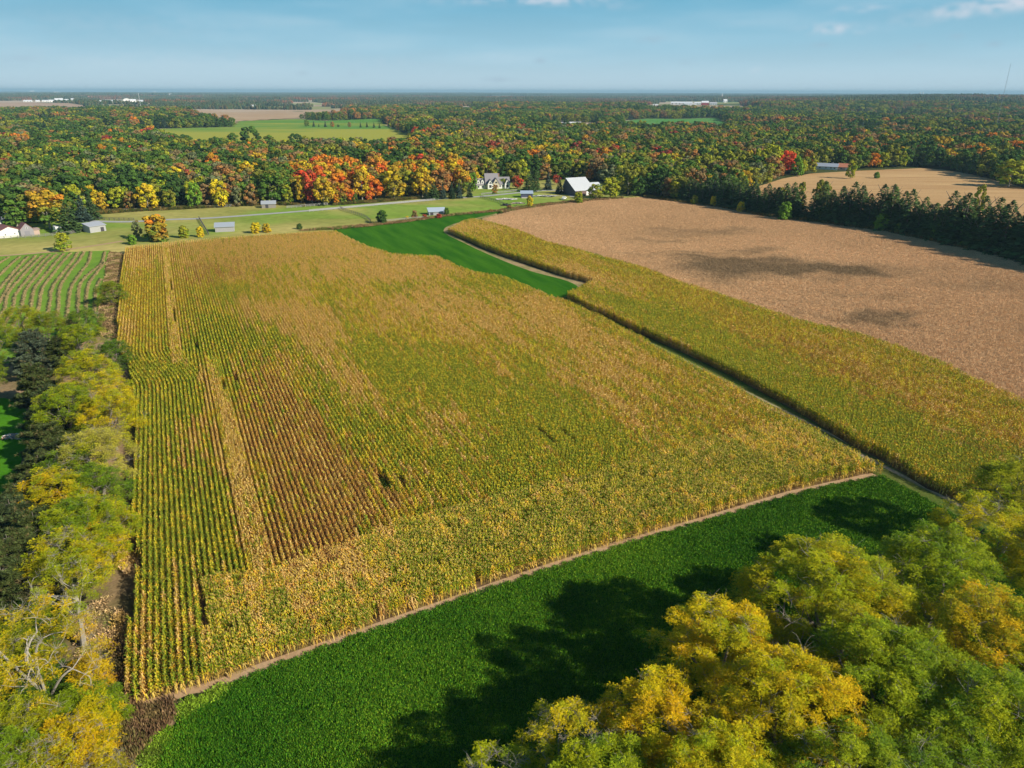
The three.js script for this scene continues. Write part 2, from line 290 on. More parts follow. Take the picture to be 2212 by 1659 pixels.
const soyTone = (x, z) => {
  const big = fbm(x / 60, z / 60, 3, 85);
  let c = mix3([0.60, 0.395, 0.215], [0.72, 0.485, 0.275], clamp(big * 1.8 - 0.4, 0, 1));
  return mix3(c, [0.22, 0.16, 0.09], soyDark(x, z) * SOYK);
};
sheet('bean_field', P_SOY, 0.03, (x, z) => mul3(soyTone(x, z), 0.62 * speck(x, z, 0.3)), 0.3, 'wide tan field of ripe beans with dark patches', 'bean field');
sheet('stubble_field', P_STUBBLE, 0.03, (x, z) => {
  const r = fbm(x / 80, z / 7, 3, 91), s = fbm(x / 26 + z / 60, z / 2.2, 3, 92);
  return mul3(mix3([0.44, 0.26, 0.12], [0.62, 0.41, 0.2], clamp(r * 0.9 + s * 0.9 - 0.5, 0, 1)), speck(x, z, 0.25));
}, 0.5, 'harvested straw coloured field beyond the row of dark pines', 'stubble field');
// far fields
sheet('meadow', P_MEADOW, 0.6, (x, z) => { const [u, v] = seenAt(x, land(x, z), z), t = fbm(x / 120, z / 60, 4, 95); return mix3([0.12, 0.27, 0.05], [0.36, 0.36, 0.06], clamp(t * 1.6 - 0.6 + smoothstep(v, 272, 290) * 0.9, 0, 1)); }, 2, 'large pale green meadow on the rise beyond the wood', 'meadow', 12);
const farField = (name, pts, a, b, label, category) => sheet(name, W2(pts), 0.7, (x, z) => mix3(a, b, fbm(x / 90, z / 60, 4, 96)), 3, label, category, 16);
farField('far_field', [[-60, 222], [60, 221], [188, 229], [192, 243], [100, 236], [-60, 235]], [0.4, 0.27, 0.19], [0.5, 0.36, 0.26], 'pinkish tan ploughed field before the white town buildings', 'field');
farField('far_field', [[405, 238], [500, 243], [560, 241], [620, 239], [745, 236], [760, 246], [680, 254], [515, 263], [505, 270], [440, 256]], [0.42, 0.28, 0.17], [0.52, 0.38, 0.25], 'tan ploughed field beyond the large pale meadow', 'field');
farField('far_field', [[1335, 279], [1350, 262], [1400, 257], [1470, 258], [1550, 255], [1572, 268], [1565, 284], [1450, 284]], [0.07, 0.25, 0.05], [0.16, 0.3, 0.08], 'bright green field on the hill beyond the wood', 'field');
farField('far_field', [[1372, 231], [1440, 227], [1600, 229], [1622, 236], [1610, 243], [1520, 239], [1400, 238]], [0.4, 0.28, 0.17], [0.5, 0.36, 0.24], 'tan field in front of the farm with long white barns', 'field');
farField('far_field', [[1902, 235], [1980, 237], [1988, 242], [1930, 242]], [0.4, 0.3, 0.2], [0.48, 0.36, 0.25], 'thin tan strip of field among the dark woods on the right', 'field');
farField('far_field', [[990, 238], [1045, 236], [1060, 241], [1000, 245]], [0.1, 0.2, 0.08], [0.14, 0.25, 0.09], 'thin green clearing among the far dark woods', 'field');
farField('far_field', [[515, 202.5], [572, 202], [576, 204.6], [512, 205]], [0.45, 0.36, 0.27], [0.5, 0.4, 0.3], 'thin pale strip of field near the horizon left of centre', 'field');
farField('far_field', [[712, 203.6], [754, 203.4], [758, 206], [710, 206]], [0.45, 0.36, 0.27], [0.5, 0.4, 0.3], 'small pale field near the horizon above the meadow', 'field');
farField('far_field', [[1930, 224], [1984, 225], [1990, 228.5], [1936, 227.5]], [0.42, 0.32, 0.22], [0.5, 0.38, 0.27], 'upper thin tan field on the wooded ridge at the right', 'field');
farField('far_field', [[1578, 231], [1618, 232], [1640, 240], [1590, 238]], [0.42, 0.32, 0.22], [0.5, 0.38, 0.27], 'small tan field just right of the far hill farm', 'field');
farField('far_field', [[200, 226], [330, 227], [345, 231.5], [215, 231]], [0.35, 0.32, 0.2], [0.45, 0.4, 0.26], 'pale open ground in front of the white arched hall', 'field');
farField('far_field', [[600, 224], [690, 222], [700, 227], [610, 228]], [0.3, 0.33, 0.14], [0.44, 0.4, 0.2], 'pale green field beyond the tan field above the meadow', 'field');
farField('far_field', [[2050, 244], [2098, 246], [2096, 250], [2050, 248]], [0.4, 0.3, 0.2], [0.48, 0.36, 0.25], 'small tan clearing far off near the right end', 'field');
// roads
const lane = (pts, w) => ribbon(new THREE.CatmullRomCurve3(W2(pts).map(([x, z]) => new THREE.Vector3(x, 0, z))).getPoints(60).map((p) => [p.x, p.z]), w);
const gravel = (x, z) => mul3(mix3([0.36, 0.36, 0.36], [0.46, 0.45, 0.43], fbm(x / 2, z / 2, 3, 97)), speck(x, z, 0.15));
sheet('gravel_lane', lane([[150, 474], [205, 478], [282, 479], [362, 474.5], [437, 472], [553, 464], [668, 455], [733, 449], [843, 439], [943, 430.5], [1037, 424.5], [1124, 416], [1187, 411], [1215, 412], [1240, 425]], 4.6), 0.07, gravel, 0.3, 'pale gravel lane crossing the pasture to the farmhouse', 'lane');
sheet('dirt_path', lane([[-60, 556], [0, 553], [100, 545], [190, 533], [265, 521]], 2.4), 0.075, dirt, 0.3, 'thin pale path along the top of the striped field', 'path');
const road = (pts, w, label) => sheet('country_road', ribbon(new THREE.CatmullRomCurve3(W2(pts).map(([x, z]) => new THREE.Vector3(x, 0, z))).getPoints(40).map((p) => [p.x, p.z]), w), 0.5, (x, z) => mix3([0.28, 0.28, 0.3], [0.36, 0.36, 0.37], fbm(x / 6, z / 6, 2, 98)), 1, label, 'road', 6);
road([[20, 370], [37, 352], [60, 322], [80, 306], [100, 292], [108, 284]], 12, 'grey country road cutting through the wood on the left');

// ---------------------------------------------------------------- corn
const rc = rng(11);
let LANE_S = 180;
const TAN = [0.76, 0.5, 0.17], STRAW = [0.72, 0.5, 0.11], GOLD = [0.72, 0.47, 0.025], LIME = [0.44, 0.39, 0.016], GREEN = [0.15, 0.235, 0.013], RUST = [0.42, 0.19, 0.045], BROWN = [0.26, 0.125, 0.045], ORANGE = [0.74, 0.36, 0.05];
const PALETTES = { // what the leaves of a stretch of row are made of
  green: [[GREEN, 5], [LIME, 4.5], [GOLD, 1.6], [STRAW, 1]],
  gold: [[LIME, 3.6], [GOLD, 3.4], [STRAW, 2.4], [GREEN, 2.2], [RUST, 0.5], [ORANGE, 0.3]],
  tan: [[TAN, 3.6], [STRAW, 2.4], [ORANGE, 2], [RUST, 1.2], [GOLD, 1.8], [LIME, 0.8]],
  rust: [[RUST, 5], [BROWN, 3], [ORANGE, 1.2], [STRAW, 1.2], [TAN, 1], [LIME, 0.5]],
};
const pick = (list, r) => { let t = r * list.reduce((s, l) => s + l[1], 0); for (const [c, w] of list) { t -= w; if (t <= 0) return c; } return list[0][0]; };
function cornStretch(pal, r, dry) { // 1.2 m of row: seven plants with stalk, arching leaves and tassel
  const g = new Geo();
  for (let k = 0; k < 6; k++) {
    const x = (k + 0.5) * (1.2 / 6) - 0.6 + (r() - 0.5) * 0.06, z = (r() - 0.5) * 0.12, h = 2.0 + r() * 0.45, lx = (r() - 0.5) * 0.16, lz = (r() - 0.5) * 0.16, base = pick(pal, r());
    const at = (t) => [x + lx * t, h * t, z + lz * t];
    g.tube([x, 0, z], at(0.95), 0.018, 0.01, 3, mul3(mix3(base, STRAW, 0.6), 0.8));
    const turn = r() * Math.PI;
    for (let j = 0; j < 9; j++) {
      const t = 0.24 + 0.7 * (j / 8) + (r() - 0.5) * 0.03, a = turn + (j % 2) * Math.PI + (r() - 0.5) * 1.5, L = (0.46 + 0.3 * r()) * (dry ? 0.9 : 1) * (1.1 - 0.075 * j), droop = (dry ? 0.75 : 0.4) * (0.4 + r()) + (j < 4 ? 0.35 : 0);
      let col = r() < 0.55 ? base : pick(pal, r()); if (j < 3) col = mix3(col, mix3(TAN, RUST, r()), 0.6); if (j > 7) col = mix3(col, [0.4, 0.4, 0.06], 0.25); col = mul3(col, 0.8 + 0.4 * r());
      const d = [Math.cos(a), Math.sin(a)], w = 0.05 + 0.03 * r(), o = at(t), P = (f, y, k2) => [o[0] + d[0] * L * f - d[1] * k2, o[1] + y, o[2] + d[1] * L * f + d[0] * k2];
      const up = 0.05 * j, y1 = (0.26 + up) * L, y2 = (0.36 + up * 1.5 - droop * 0.45) * L, y3 = (0.1 + up * 1.3 - droop * 1.1) * L;
      g.quad(P(0.02, 0, w * 0.6), P(0.02, 0, -w * 0.6), P(0.33, y1, -w), P(0.33, y1, w), col);
      g.quad(P(0.33, y1, w), P(0.33, y1, -w), P(0.68, y2, -w * 0.8), P(0.68, y2, w * 0.8), col);
      g.tri(P(0.68, y2, w * 0.8), P(0.68, y2, -w * 0.8), P(0.95, y3, 0), mul3(col, 1.05));
    }
    for (let j = 0; j < 4; j++) { const a = r() * 6.28, o = at(0.94), e = [o[0] + Math.cos(a) * 0.12, o[1] + 0.26 + r() * 0.08, o[2] + Math.sin(a) * 0.12]; g.tri([o[0] - 0.02, o[1], o[2]], [o[0] + 0.02, o[1], o[2]], e, mix3(TAN, STRAW, r())); }
  }
  return g.build();
}
const CORN = {}; for (const k of Object.keys(PALETTES)) CORN[k] = [0, 1, 2, 3].map((i) => cornStretch(PALETTES[k], rc, k === 'rust' || k === 'tan'));
const cornMat = leafMat({ roughness: 0.7 });
// patches: place, half length along the rows, half width across them, tone, strength
const PATCH = [
  [630, 1000, 44, 8, 'rust', 0.95], [580, 850, 18, 4, 'rust', 0.8], [640, 1130, 12, 6, 'rust', 0.6], [690, 980, 25, 4, 'rust', 0.5], [850, 1055, 8, 4, 'rust', 0.9], [430, 960, 13, 7, 'rust', 0.55], [440, 930, 10, 6, 'tan', 0.5], [350, 970, 12, 4, 'tan', 0.4],
  [600, 680, 18, 11, 'tan', 1.3], [690, 745, 26, 7, 'tan', 1.1], [760, 840, 16, 4, 'tan', 0.8], [980, 920, 12, 5, 'tan', 1.1], [1000, 960, 8, 5, 'rust', 0.5], [800, 580, 22, 24, 'tan', 1], [960, 645, 18, 16, 'tan', 0.9], [1090, 700, 14, 12, 'tan', 0.8], [1240, 720, 24, 9, 'tan', 0.9], [1300, 830, 20, 8, 'tan', 0.7], [1420, 880, 12, 8, 'rust', 0.35], [500, 525, 22, 90, 'tan', 1.6], [650, 545, 24, 30, 'tan', 1.1], [450, 590, 14, 16, 'rust', 0.6], [330, 545, 18, 14, 'rust', 0.9], [560, 560, 10, 20, 'rust', 0.5], [366, 620, 50, 1.4, 'tan', 1.6], [489, 958, 30, 1.5, 'tan', 2.2], [530, 1114, 22, 1.5, 'tan', 2.2], [455, 850, 14, 1.5, 'tan', 1.4], [880, 580, 18, 14, 'tan', 0.9], [1180, 660, 20, 7, 'tan', 0.7],
  [310, 660, 34, 9, 'gold', 1.2], [270, 700, 16, 4, 'tan', 1], [340, 900, 26, 8, 'green', 0.9], [450, 740, 24, 10, 'green', 0.9], [420, 1150, 26, 9, 'green', 1.3], [330, 1100, 26, 7, 'green', 0.9], [560, 720, 20, 7, 'green', 0.9], [860, 790, 26, 8, 'green', 1], [1000, 850, 20, 8, 'green', 0.8], [720, 860, 30, 5, 'green', 0.7], [1010, 1000, 20, 10, 'green', 1], [1110, 900, 20, 10, 'green', 0.9], [1230, 950, 18, 12, 'green', 0.9], [860, 620, 12, 9, 'green', 0.7], [1040, 620, 12, 14, 'green', 0.5],
  [330, 1400, 14, 10, 'tan', 0.6], [350, 1300, 14, 6, 'tan', 0.4], [480, 1400, 8, 10, 'green', .5], [520, 1300, 6, 8, 'gold', .6], [700, 1230, 6, 10, 'tan', 0.35], [620, 1330, 6, 14, 'green', 0.35], [900, 1230, 9, 18, 'green', 0.3], [1150, 1160, 10, 20, 'green', 0.5], [860, 1340, 3, 30, 'tan', 0.3], [1400, 1060, 10, 26, 'green', 0.4], [1640, 1000, 10, 16, 'green', 0.4], [560, 1390, 8, 14, 'green', 0.35],
  [1900, 900, 60, 9, 'green', 1.3], [2000, 980, 50, 10, 'green', 1.1], [1550, 740, 60, 8, 'green', 0.9], [1400, 660, 20, 10, 'green', 0.7], [1800, 800, 40, 10, 'rust', 0.55], [2050, 900, 30, 10, 'rust', 0.5], [1280, 600, 26, 6, 'tan', 1.1], [1120, 520, 30, 9, 'gold', 1], [1030, 490, 16, 8, 'tan', 0.9], [1500, 660, 30, 8, 'gold', 0.8], [2000, 860, 50, 9, 'gold', .6],
].map(([u, v, a, b, k, s]) => { const p = G(u, v, 2); return [...sc(p.x, p.z), a, b, k, s]; });
const LANE = [[366, 620], [530, 1114]].map(([u, v]) => { const p = G(u, v, 2); return sc(p.x, p.z)[1]; });
const inLane = (s, c) => Math.abs(c - (s > LANE_S ? LANE[0] : LANE[1])) < (s > LANE_S ? 1.3 : 1.5);
function cornTone(x, z, r) {
  const [s, c] = sc(x, z); if (c < 3 && s < 330 && s > 50 && inLane(s, c) && inside(x, z, P_CORN)) return r < 0.5 ? 'tan' : r < 0.95 ? 'gold' : 'green';
  const n1 = fbm(s / 22, c / 7, 4, 101), n2 = fbm(s / 30 + 7, c / 8, 4, 102), pass = (hash2(Math.floor(c / 4.6), 3, 4) - 0.5) * 0.5;
  const w = { green: 0.8 + 3 * (n1 - 0.5) + pass, gold: 0.85 + 0.6 * (n2 - 0.5), tan: 0.25 + 2.2 * (n2 - 0.45) - pass, rust: 0.04 + 0.8 * Math.max(0, 0.38 - n1) };
  for (const [ps, pc, a, b, k, st] of PATCH) { const d = ((s - ps) / a) ** 2 + ((c - pc) / b) ** 2; if (d < 6) w[k] += 4 * st * Math.exp(-d * 1.1); }
  let t = 0; for (const k in w) t += Math.max(0, w[k]);
  let q = r * t; for (const k in w) { q -= Math.max(0, w[k]); if (q <= 0) return k; }
  return 'gold';
}
function cornField(label, walk) {
  const lists = {}, group = new THREE.Group();
  for (const k of Object.keys(PALETTES)) lists[k] = [[], [], [], []];
  let n = 0;
  walk((x, z, yaw, thin = 0) => {
    if (thin && rc() < thin) return;
    const [rs, rcx] = sc(x, z), k = cornTone(x, z, (clamp((vnoise(rs / 9, Math.round(rcx / ROW) * 3.7, 7) - 0.5) * 1.5 + 0.5, 0, 1) * 0.55 + 0.45 * rc())), s = 1.02 + 0.14 * fbm(x / 6, z / 6, 2, 55) + (rc() - 0.5) * 0.1, b = 0.86 + 0.28 * rc();
    lists[k][Math.floor(rc() * 4)].push([x, 0.02, z, yaw + (rc() < 0.5 ? Math.PI : 0) + (rc() - 0.5) * 0.06, 1.02, s, 1, b, b * (0.96 + 0.08 * rc()), b]);
    n++;
  });
  for (const k in lists) lists[k].forEach((l, i) => l.length && copies('corn_plants', CORN[k][i], cornMat, l, group));
  put(group, 'corn_crop', label, 'corn crop', null, 'stuff');
  return n;
}
const STEP = 1.2, ROW = 0.76, YAW_ALONG = Math.PI / 2 + ROW_YAW; // plants of a stretch stand along its x axis
// the headland: rows along the near edge; the seam where the left rows step sideways
const EDGE = [[455, 1478], [1903, 1019]].map(([u, v]) => { const p = G(u, v); return [p.x, p.z]; });
const HEAD = W2([[300, 1700], [455, 1478], [432, 1240], [590, 1224], [760, 1160], [900, 1108], [1060, 1068], [1270, 1022], [1480, 955], [1640, 915], [1700, 905], [1910, 1003], [2300, 1000], [1900, 1300], [1130, 1330], [600, 1600]].map(([u, v]) => [u, v, v < 1300 && v > 900 ? CH : 0]));
const seam0 = sc(...(() => { const p = G(371, 640, CH); return [p.x, p.z]; })())[1], SHIFT = 6 * ROW, seam1 = seam0 + SHIFT, sJ = sc(...(() => { const p = G(400, 780, CH); return [p.x, p.z]; })())[0];
LANE_S = sJ;
const stepAt = (s) => -SHIFT * smoothstep(s, sJ - 16, sJ + 14);
const headYaw = Math.atan2(EDGE[1][1] - EDGE[0][1], EDGE[1][0] - EDGE[0][0]);
console.log('seams', seam0, seam1, LANE, 'step at', sJ);
const GAPS = [[480, 845, 3, .4], [512, 828, 3, .4], [425, 755, 4, .6], [370, 625, 8, .5], [378, 690, 9, .5], [830, 1048, 3, 0.5], [875, 1050, 2, 0.4], [1180, 952, 4, .4], [1225, 948, 3, .4], [1700, 800, 1, .3]].map(([u, v, a, b]) => { const p = G(u, v, 1); return [...sc(p.x, p.z), a, b]; });
const inGap = (x, z) => { const [s, c] = sc(x, z); return GAPS.some(([a, b, l, w]) => Math.abs(s - a) < l && Math.abs(c - b) < w); };
const cornCount = cornField('large field of ripening corn in straight rows, green, gold and rust', (add) => {
  const q = P_CORN.map(([x, z]) => sc(x, z)), s0 = Math.min(...q.map((p) => p[0])), s1 = Math.max(...q.map((p) => p[0])), c0 = Math.min(...q.map((p) => p[1])), c1 = Math.max(...q.map((p) => p[1]));
  for (let row = Math.floor((c0 - 10) / ROW); row * ROW < c1 + 2; row++) for (let s = s0; s < s1; s += STEP) {
    const cr = row * ROW, left = cr < seam1, sh = left ? stepAt(s) : 0, c = cr + sh;
    const [x, z] = xz(s, c);
    if (!inside(x, z, P_CORN) || inside(x, z, HEAD) || inGap(x, z)) continue;
    const slope = left ? (stepAt(s + 0.6) - stepAt(s - 0.6)) / 1.2 : 0;
    add(x, z, YAW_ALONG - Math.atan(slope));
    if (inLane(s, c)) { const [x3, z3] = xz(s + 0.6, c + ROW / 2); if (!inside(x3, z3, HEAD)) add(x3, z3, YAW_ALONG + 0.3); }
    if (!left && cr < seam1 + SHIFT) { // rows of the right block that fill the step above the seam
      const cu = cr - SHIFT, [x2, z2] = xz(s, cu);
      if (cu > seam1 + stepAt(s) + 0.35 && inside(x2, z2, P_CORN) && !inGap(x2, z2)) add(x2, z2, YAW_ALONG);
    }
  }
  const ex = Math.cos(headYaw), ez = Math.sin(headYaw), nx = ez, nz = -ex;
  for (let r = -3; r < 60; r++) for (let t = -20; t < 240; t += STEP) {
    const x = EDGE[0][0] + ex * t + nx * (r * ROW + 0.3), z = EDGE[0][1] + ez * t + nz * (r * ROW + 0.3);
    if (inside(x, z, HEAD) && inside(x, z, P_CORN) && !inGap(x, z)) add(x, z, -headYaw, 0.03);
  }
});
const cornCount2 = cornField('long strip of corn between the farm track and the tan bean field', (add) => {
  const q = P_CORN2.map(([x, z]) => sc(x, z)), s0 = Math.min(...q.map((p) => p[0])), s1 = Math.max(...q.map((p) => p[0])), c0 = Math.min(...q.map((p) => p[1])), c1 = Math.max(...q.map((p) => p[1]));
  for (let c = c0; c < c1; c += ROW) for (let s = s0; s < s1; s += STEP) { const [x, z] = xz(s, c); if (inside(x, z, P_CORN2)) add(x, z, YAW_ALONG); }
});
console.log('corn stretches', cornCount, cornCount2);

// ---------------------------------------------------------------- low crops
function tuftPatch(r, size, n, h, tones, blade, lean) {
  const g = new Geo();
  for (let i = 0; i < n; i++) {
    const x = (r() - 0.5) * size, z = (r() - 0.5) * size, y = h * (0.35 + 0.65 * r()), a = r() * 6.28, b = a + 1.2 + r(), k = mul3(tones[Math.floor(r() * tones.length)], 0.75 + 0.5 * r()), w = blade * (0.7 + 0.6 * r()), dx = (r() - 0.5) * lean, dz = (r() - 0.5) * lean;
    g.tri([x + Math.cos(a) * w + dx, y * (0.55 + 0.4 * r()), z + Math.sin(a) * w + dz], [x - Math.cos(a) * w * 0.6, y * 0.35, z - Math.sin(a) * w * 0.6], [x + Math.cos(b) * w + dx, y, z + Math.sin(b) * w + dz], k);
  }
  return g.build();
}
const rg = rng(23), ALF = [[0.06, 0.215, 0.009], [0.085, 0.27, 0.012], [0.034, 0.15, 0.007], [0.14, 0.3, 0.014]];
const alf = [0, 1, 2, 3].map(() => tuftPatch(rg, 0.8, 110, 0.4, ALF, 0.062, 0.1)), alfMat = leafMat({ roughness: 0.65 });
{
  const lists = [[], [], [], []], group = new THREE.Group(), view = W2([[-200, 800], [2500, 900], [2700, 1780], [-300, 1780]]), [x0, z0, x1, z1] = bbox(P_GRASS);
  for (let x = x0; x < x1; x += 0.58) for (let z = z0; z < z1; z += 0.58) {
    const px = x + (rg() - 0.5) * 0.4, pz = z + (rg() - 0.5) * 0.4;
    if (!inside(px, pz, P_GRASS) || !inside(px, pz, view)) continue;
    const n = fbm(px / 1.7, pz / 1.7, 3, 201), m = fbm(px / 14, pz / 14, 3, 202), s = 0.65 + 0.7 * n, b = 0.58 + 0.8 * m + (rg() - 0.5) * 0.2;
    lists[Math.floor(rg() * 4)].push([px, 0.02, pz, rg() * 6.28, 1, s, 1, b * (0.8 + 0.8 * m), b, b]);
  }
  lists.forEach((l, i) => copies('leafy_plants', alf[i], alfMat, l, group));
  put(group, 'green_crop', 'bright green leafy crop along the near edge of the corn', 'green crop', null, 'stuff');
  console.log('alfalfa', lists.map((l) => l.length).join());
}
{ // bean plants, dry and upright, in rows
  const beans = [0, 1, 2].map(() => tuftPatch(rg, 1.5, 130, 0.55, [[1, 1, 1], [1.05, 1.04, 1.02], [0.94, 0.92, 0.9], [1.08, 1.04, 1]], 0.06, 0.1)), m = leafMat({ roughness: 0.9 }), lists = [[], [], []], group = new THREE.Group(), [x0, z0, x1, z1] = bbox(P_SOY), view = W2([[900, 420], [2500, 420], [2420, 1000], [1400, 640]]);
  for (let x = x0; x < x1; x += 1.35) for (let z = z0; z < z1; z += 1.35) {
    const px = x + (rg() - 0.5) * 0.7, pz = z + (rg() - 0.5) * 0.7;
    if (!inside(px, pz, P_SOY) || !inside(px, pz, view)) continue;
    const c = soyTone(px, pz), b = 0.92 + 0.16 * rg();
    lists[Math.floor(rg() * 3)].push([px, 0.02, pz, rg() * 6.28, 1, 0.75 + 0.5 * rg(), 1, c[0] * b, c[1] * b, c[2] * b]);
  }
  lists.forEach((l, i) => copies('bean_plants', beans[i], m, l, group));
  put(group, 'bean_crop', 'dry tan bean plants standing all over the wide field', 'bean crop', null, 'stuff');
  console.log('beans', lists.map((l) => l.length).join());
}

// ---------------------------------------------------------------- trees
const rt = rng(37);
const BARK = [0.2, 0.17, 0.14], PALE_BARK = [0.38, 0.34, 0.27], GREY_TWIG = [0.27, 0.24, 0.2];
const barkMat = new THREE.MeshStandardMaterial({ vertexColors: true, roughness: 0.95, side: THREE.DoubleSide });
const nearLeaf = (rgb) => { const m = leafMat({ roughness: 0.6 }); m.color.setRGB(...rgb); return m; };
function limb(g, a, b, ra, rb, k, r, bend = 0.12, n = 5, parts = 3) { // a bent, tapering limb
  const d = Math.hypot(b[0] - a[0], b[1] - a[1], b[2] - a[2]), o = [(r() - 0.5) * d * bend, (r() - 0.2) * d * bend, (r() - 0.5) * d * bend];
  let p = a;
  for (let i = 1; i <= parts; i++) {
    const t = i / parts, w = Math.sin(t * Math.PI), q = [lerp(a[0], b[0], t) + o[0] * w, lerp(a[1], b[1], t) + o[1] * w, lerp(a[2], b[2], t) + o[2] * w];
    g.tube(p, q, lerp(ra, rb, (i - 1) / parts), lerp(ra, rb, t), n, mul3(k, 0.85 + 0.3 * r())); p = q;
  }
}
// a spray: pinnate leaves of small leaflets fanning out from a twig
function spray(r, len, leaves, pairs) {
  const g = new Geo();
  for (let i = 0; i < leaves; i++) {
    const a = (i / leaves) * 6.28 + r() * 0.9, up = 0.25 + 0.35 * r(), L = len * (0.7 + 0.5 * r()), d = [Math.cos(a), Math.sin(a)];
    for (let j = 0; j < pairs; j++) {
      const t = 0.2 + (0.8 * (j + 0.5)) / pairs, y = L * (up * t - 0.75 * up * t * t * 1.5), x = d[0] * L * t, z = d[1] * L * t, w = L * 0.3 * (1 - 0.35 * t), hw = L * 0.1, k = mul3([1, 1, 1], 0.8 + 0.4 * r());
      for (const s of [-1, 1]) {
        const e = [x + (-d[1] * s + d[0] * 0.45) * w, y - 0.1 * L * r(), z + (d[0] * s + d[1] * 0.45) * w], m = [(x + e[0]) / 2, (y + e[1]) / 2, (z + e[2]) / 2];
        g.quad([x, y, z], [m[0] + d[0] * hw, m[1] + 0.02, m[2] + d[1] * hw], e, [m[0] - d[0] * hw, m[1], m[2] - d[1] * hw], k);
      }
    }
  }
  return g.build();
}
const SPRAYS = [0, 1, 2].map(() => spray(rt, 0.44, 4, 3)), SPRAY_FINE = [0, 1].map(() => spray(rt, 0.36, 4, 3));
// open-crowned locust / walnut: limbs to lobes of foliage, sprays through each lobe
function locust(seed, H, Rad, tones, opt = {}) {
  const r = rng(seed), wood = new Geo(), list = [[], [], []], lobes = [], root = new THREE.Group(), bark = opt.bark ?? BARK, bare = opt.bare ?? 0.12, base = opt.base ?? 0.34, dens = opt.density ?? 1;
  const trunkTop = [(r() - 0.5) * 1.2, H * (base + 0.08), (r() - 0.5) * 1.2], tr = H * 0.017 + 0.05;
  limb(wood, [0, -0.2, 0], trunkTop, tr * 1.25, tr * 0.8, bark, r, 0.08, 7, 4);
  const hubs = [];
  for (let i = 0; i < 6; i++) { const a = (i / 6) * 6.28 + r() * 0.8, q = Rad * (0.3 + 0.25 * r()), h = [Math.cos(a) * q, H * (0.5 + 0.22 * r()), Math.sin(a) * q]; if (i === 5) { h[0] *= 0.3; h[2] *= 0.3; h[1] = H * 0.74; } limb(wood, [trunkTop[0] * (0.6 + 0.08 * i), H * (base - 0.1 + 0.036 * i), trunkTop[2] * (0.6 + 0.08 * i)], h, tr * 0.55, tr * 0.3, bark, r, 0.34, 6, 5); hubs.push(h); }
  const n = Math.round((opt.lobes ?? 40) * 3 * Math.min(1, (Rad / 4) ** 2));
  for (let i = 0; i < n; i++) {
    const y = Math.pow((i + 0.5) / n, 0.75), a = i * 2.39996 + r() * 0.7, prof = Math.sqrt(Math.max(0.03, 1 - Math.pow(Math.abs(y - 0.34) / 0.68, 2.1))), q = Rad * prof * (0.3 + 0.78 * Math.sqrt(r())), p = [Math.cos(a) * q, H * (base + (1.02 - base) * y) * (0.95 + 0.08 * r()), Math.sin(a) * q];
    lobes.push([p, (0.6 + 0.55 * r()) * Math.max(0.62, Rad / 6.5), r()]);
  }
  const near = (p) => Math.min(...hubs.map((k) => Math.hypot(p[0] - k[0], p[1] - k[1], p[2] - k[2]))), nodes = hubs.map((h) => [h, tr * 0.26]);
  lobes.sort((a, b) => near(a[0]) - near(b[0]));
  for (const [p, lr, tone] of lobes) {
    let h = hubs[0], best = 1e9, hr = 0.05; for (const [k, w] of nodes) { const d = Math.hypot(p[0] - k[0], (p[1] - k[1]) * (p[1] < k[1] ? 1.6 : 1), p[2] - k[2]); if (d < best) { best = d; h = k; hr = w; } }
    nodes.push([p, Math.max(0.018, hr * 0.72)]);
    limb(wood, h, p, hr * 0.85, Math.max(0.016, hr * 0.66), bark, r, 0.35, 4, 3);
    for (let j = 0; j < 3; j++) { const e = [p[0] + (r() - 0.5) * lr * 2, p[1] + (r() - 0.25) * lr * 1.3, p[2] + (r() - 0.5) * lr * 2]; limb(wood, p, e, tr * 0.06, 0.009, mul3(bark, 1.05), r, 0.45, 3, 3); }
    if (r() < bare) { for (let j = 0; j < 9; j++) { const e = [p[0] + (r() - 0.5) * lr * 2.6, p[1] + (r() - 0.2) * lr * 1.8, p[2] + (r() - 0.5) * lr * 2.6]; limb(wood, p, e, tr * 0.05, 0.008, GREY_TWIG, r, 0.5, 3, 3); } continue; }
    const cnt = Math.round(98 * lr * lr * dens * (0.7 + 0.5 * r()) / Math.max(0.5, opt.leaf ?? 1)), cl = mix3(tones[Math.floor(tone * tones.length * 0.999)], tones[Math.floor(r() * tones.length)], 0.35);
    // two or three drooping plates of leaves in each lobe, open between
    for (let j = 0; j < cnt; j++) {
      const u = r() * 6.28, v = Math.sqrt(r()) , layer = Math.floor(r() * 3), yy = (layer - 1) * 0.5 + (r() - 0.5) * 0.28, rr = lr * (1.1 + 0.6 * r()) * v * (1 - 0.25 * Math.abs(layer - 0.4)), sz = (0.62 + 0.5 * r()) * (opt.leaf ?? 1), k = mul3(mix3(cl, tones[Math.floor(r() * tones.length)], 0.25 + 0.3 * (r() < 0.3)), 0.78 + 0.44 * r());
      list[Math.floor(r() * 3)].push([p[0] + Math.cos(u) * rr, p[1] + lr * yy - 0.28 * rr * v, p[2] + Math.sin(u) * rr, r() * 6.28, sz, sz, sz, k[0], k[1], k[2], (r() - 0.5) * 1.1, (r() - 0.5) * 1.1]);
    }
  }
  const trunk = new THREE.Mesh(wood.build(), barkMat); trunk.name = 'trunk'; trunk.castShadow = trunk.receiveShadow = true; root.add(trunk);
  const crown = new THREE.Group(); crown.name = 'crown'; crown.userData.kind = 'stuff'; root.add(crown);
  list.forEach((l, i) => l.length && copies('leaf_sprays', SPRAYS[i], nearLeaf([1, 1, 1]), l, crown));
  root.userData.count = list.reduce((s, l) => s + l.length, 0);
  return root;
}
let sprayTotal = 0;
